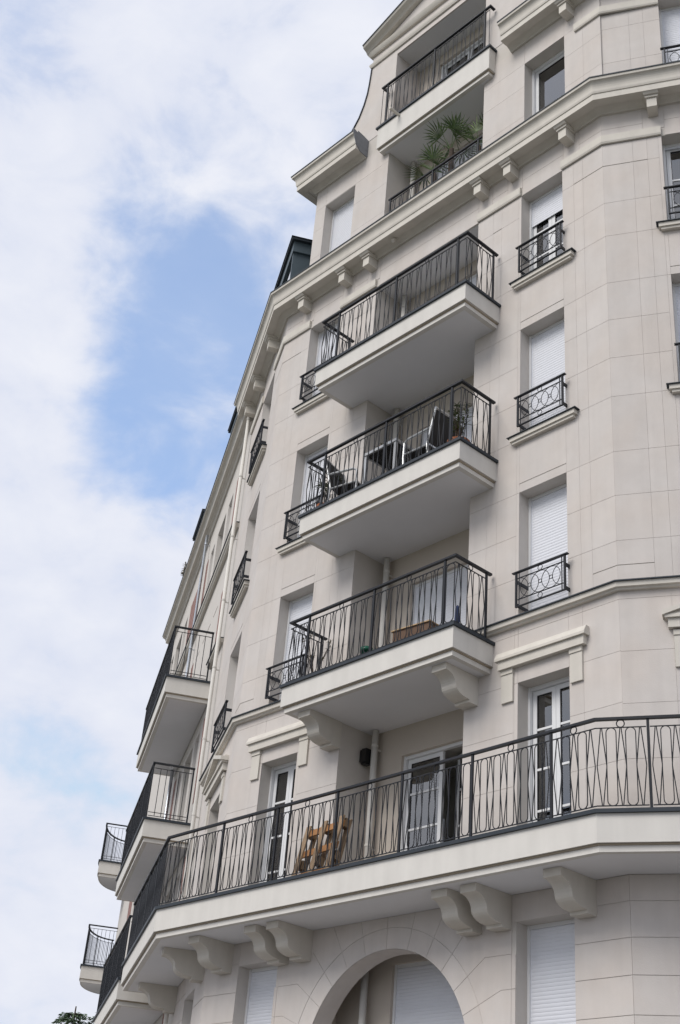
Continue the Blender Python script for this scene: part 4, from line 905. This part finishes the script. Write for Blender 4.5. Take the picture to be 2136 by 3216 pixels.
potted('potted_shrub', 'leggy olive-like shrub in a wide terracotta pot at the balcony corner by the tall armchair', (-.70, -.48, ZF), .15, .26, 'bush', 5, ln=.5)
potted('potted_dracaena', 'spiky dracaena in terracotta pot at the balcony corner beside the low armchair', (-3.42, -.52, ZF), .125, .24, 'dracaena', 11, ln=.5)
# --- balcony below
ZG = Z1 - .07
cb = thing('wooden_crate_table', 'low brown wooden crate table with pale edge on the lowest small balcony', 'table', (-1.38, -.36, ZG), 0.1)
MB().bx(-.31, .31, -.20, .20, .15, .37).build('body', 'boxwood', cb); MB().bx(-.33, .33, -.22, .22, .371, .387).build('top', 'lightwood', cb)
for sx in (-.3, .3):
    for sy in (-.18, .18): MB().bx(sx - .02, sx + .02, sy - .02, sy + .02, 0, .18).build('leg', 'lightwood', cb)
gp = thing('green_pot', 'dark green glazed pot on the lowest small balcony beside a post', 'pot', (-2.24, -.52, ZG)); pot(MB(), .085, .32).build('bowl', 'greenglass', gp, smooth=True)
bl = thing('folded_parasol', 'folded navy parasol propped in the corner of the lowest small balcony', 'parasol', (-.50, -.60, ZG)); MB().tube([(0, 0, .02), (0, 0, .16), (.0, 0, .36), (0, 0, .40)], .03, 8, taper=[.02, .036, .028, .01]).build('cover', 'bluecloth', bl); MB().tube([(0, 0, 0), (0, 0, .05)], .01, 8).build('pole', 'alu', bl)
dr = thing('dry_potted_plant', 'dried twiggy plant in a pot at the far corner of the lowest small balcony', 'plant', (-3.38, -.45, ZG)); pot(MB(), .11, .22).build('pot', 'boxwood', dr); rnd = random.Random(4); bs = MB(); lvb = MB()
for i in range(10):
    a = rnd.uniform(0, 6.28); q = [Vector((0, 0, .2)), Vector((math.cos(a) * .1, math.sin(a) * .1, .5)), Vector((math.cos(a) * .2, math.sin(a) * .2, rnd.uniform(.7, .95)))]; bs.tube(q, .006, 5, taper=[.007, .005, .003]); leaf_blades(lvb, q[-1], 5, .08, .01, rnd); leaf_blades(lvb, q[1], 4, .07, .01, rnd)
bs.build('stem', 'bark', dr); lvb.build('leaves', 'dry', dr)
# --- pallet on the long balcony
pt_ = thing('wooden_pallet', 'weathered wooden pallet leaning upright against the pier on the long balcony', 'pallet', (-3.13, -.50, -.10)); pt_.rotation_euler = (math.radians(-14), 0, math.radians(-6))
for i, x in enumerate((-.37, 0, .37)):
    MB().bx(x - .05, x + .05, 0, .022, 0, 1.06).build('board', 'pallet', pt_)
    MB().bx(x - .05, x + .05, .125, .147, 0, 1.06).build('board', 'pallet', pt_)
    for z in (.06, .50, .97): MB().bx(x - .048, x + .048, .045, .124, z - .05, z + .07).build('block', 'pallet', pt_)
for z in (.06, .30, .64, .95): MB().bx(-.42, .42, .0225, .0445, z - .045, z + .05).build('board', 'pine', pt_)
# --- wall lantern
ln_ = thing('wall_lantern', 'black box-shaped wall lantern mounted on the loggia side wall near the downpipe', 'lamp', (LOG[0], .46, 1.93))
MB().bx(.001, .02, -.06, .06, .05, .19).build('back_plate', 'blackmetal', ln_); MB().bx(.0205, .13, -.075, .075, .03, .21).build('body', 'blackmetal', ln_)
MB().bx(.03, .12, -.055, .055, .2105, .235).build('cap', 'blackmetal', ln_); MB().bx(.03, .12, -.055, .055, .005, .0295).build('base', 'blackmetal', ln_)
# --- fan palms in the attic loggia
def fan_palm(loc, seed, label, hgt, nf):
    rnd = random.Random(seed); t_ = thing('fan_palm', label, 'palm', loc, group='fan palms in the attic loggia')
    pot(MB(), .17, .32).build('pot', 'terracotta', t_); MB().tube([(0, 0, .28), (.02, 0, hgt * .55), (0, .01, hgt)], .05, 9, taper=[.06, .055, .045]).build('trunk', 'bark', t_)
    for f in range(nf):
        a = 2 * math.pi * f / nf + rnd.uniform(-.3, .3); e = rnd.uniform(.15, 1.35); d = Vector((math.cos(a) * math.cos(e), math.sin(a) * math.cos(e) * .6, math.sin(e))).normalized(); l = rnd.uniform(.18, .36)
        b = MB(); c = Vector((0, 0, hgt)) + d * l; b.tube([(0, 0, hgt - .03), tuple(Vector((0, 0, hgt)) + d * l * .5 + Vector((0, 0, .02))), tuple(c)], .006, 4)
        s1 = d.cross(Vector((0, 0, 1))).normalized(); s2 = s1.cross(d).normalized(); R_ = rnd.uniform(.36, .56); k = 13
        for i in range(k):
            an = math.radians(-82 + 164 * i / (k - 1)); dd = (d * math.cos(an) + s1 * math.sin(an) + s2 * .12).normalized(); ll = R_ * (1 - .25 * abs(an) / 2.1) * rnd.uniform(.9, 1.05); sd_ = dd.cross(s2).normalized()
            q0, q1, q2 = c, c + dd * ll * .55 + Vector((0, 0, -.015)), c + dd * ll + Vector((0, 0, -.07 * rnd.uniform(.3, 1.6)))
            w0, w1 = .004, .014; up_ = s2 * .006
            b.add([q0 - sd_ * w0, q0 + sd_ * w0, q1 + sd_ * w1 + up_, q1 - up_ * .5, q1 - sd_ * w1 + up_, q2], [(0, 1, 2, 3), (0, 3, 4), (2, 5, 3), (3, 5, 4)])
        b.build('frond', 'palm', t_)
fan_palm((-1.72, .14, 11.49), 21, 'tall fan palm rising above the attic loggia railing', 1.32, 7)
fan_palm((-2.18, .20, 11.49), 8, 'low fan palm spreading over the attic loggia railing beside the taller palm', 1.08, 5)
fan_palm((-1.22, .30, 11.49), 33, 'fan palm in the attic loggia against the pier', 1.15, 5)
# --- gutter plant on the wing
gpx = MB(); rnd = random.Random(2)
for i in range(14):
    q = FL.p(11.4 + rnd.uniform(-.35, .35), .28, 11.25 + rnd.uniform(0, .22)); leaf_blades(gpx, q, 6, .12, .02, rnd)
for i in range(5): gpx.tube([FL.p(11.4, .25, 11.2), FL.p(11.4 + rnd.uniform(-.3, .3), .3, 11.5)], .006, 4)
tag(gpx.build('gutter_plant', 'dry'), 'straggly self-sown plant growing on the gutter of the rendered wing', 'plant')

# ------------------------------------------------------------------ conifers beyond the wing
def conifer(loc, hgt, seed, label):
    rnd = random.Random(seed); t_ = thing('conifer_tree', label, 'tree', loc, group='conifers beyond the wing')
    MB().tube([(0, 0, 0), (.05, 0, hgt * .5), (0, .03, hgt)], .2, 8, taper=[.28, .16, .02]).build('trunk', 'bark', t_)
    cr = MB(); br = MB(); z = hgt * .18
    while z < hgt * .985:
        f = 1 - z / hgt; rl = .35 + f * hgt * .34; k = 5 + int(3 * f)
        for i in range(k):
            a = rnd.uniform(0, 2 * math.pi); l = rl * rnd.uniform(.65, 1.1); d = Vector((math.cos(a), math.sin(a), .28)); pts = []
            for j in range(7):
                s = j / 6; pts.append(Vector((0, 0, z)) + Vector((d.x * l * s, d.y * l * s, d.z * l * s - .42 * l * s * s)))
            br.tube(pts, .03, 4, taper=[.035 * (1 - .85 * j / 6) for j in range(7)])
            side = Vector((-d.y, d.x, 0))
            for j in range(1, 7):
                c = pts[j]
                for q in range(9):
                    w_ = (.5 - .25 * j / 6) * (.35 + .45 * f); o_ = c + side * rnd.uniform(-w_, w_) + Vector((rnd.uniform(-.1, .1), rnd.uniform(-.1, .1), rnd.uniform(-.05, .05)))
                    sz = rnd.uniform(.09, .2); dn = Vector((d.x * .7 + rnd.uniform(-.5, .5), d.y * .7 + rnd.uniform(-.5, .5), rnd.uniform(-.75, .05))).normalized(); sn = dn.cross(Vector((rnd.uniform(-1, 1), rnd.uniform(-1, 1), 1))).normalized()
                    cr.add([o_, o_ + dn * sz * .5 + sn * sz * .16, o_ + dn * sz, o_ + dn * sz * .5 - sn * sz * .16], [(0, 1, 2, 3)])
        z += .16 + .22 * f
    br.build('branches', 'bark', t_); cr.build('crown', 'cedar', t_); return t_
CONIFERS = [((-28.1, 11.85, GROUND), 8.75, 1, 'shorter conifer with a drooping tip beyond the rendered wing'), ((-31.6, 15.4, GROUND), 9.9, 5, 'taller conifer half hidden behind the end of the rendered wing')]
for c_ in CONIFERS: conifer(*c_)
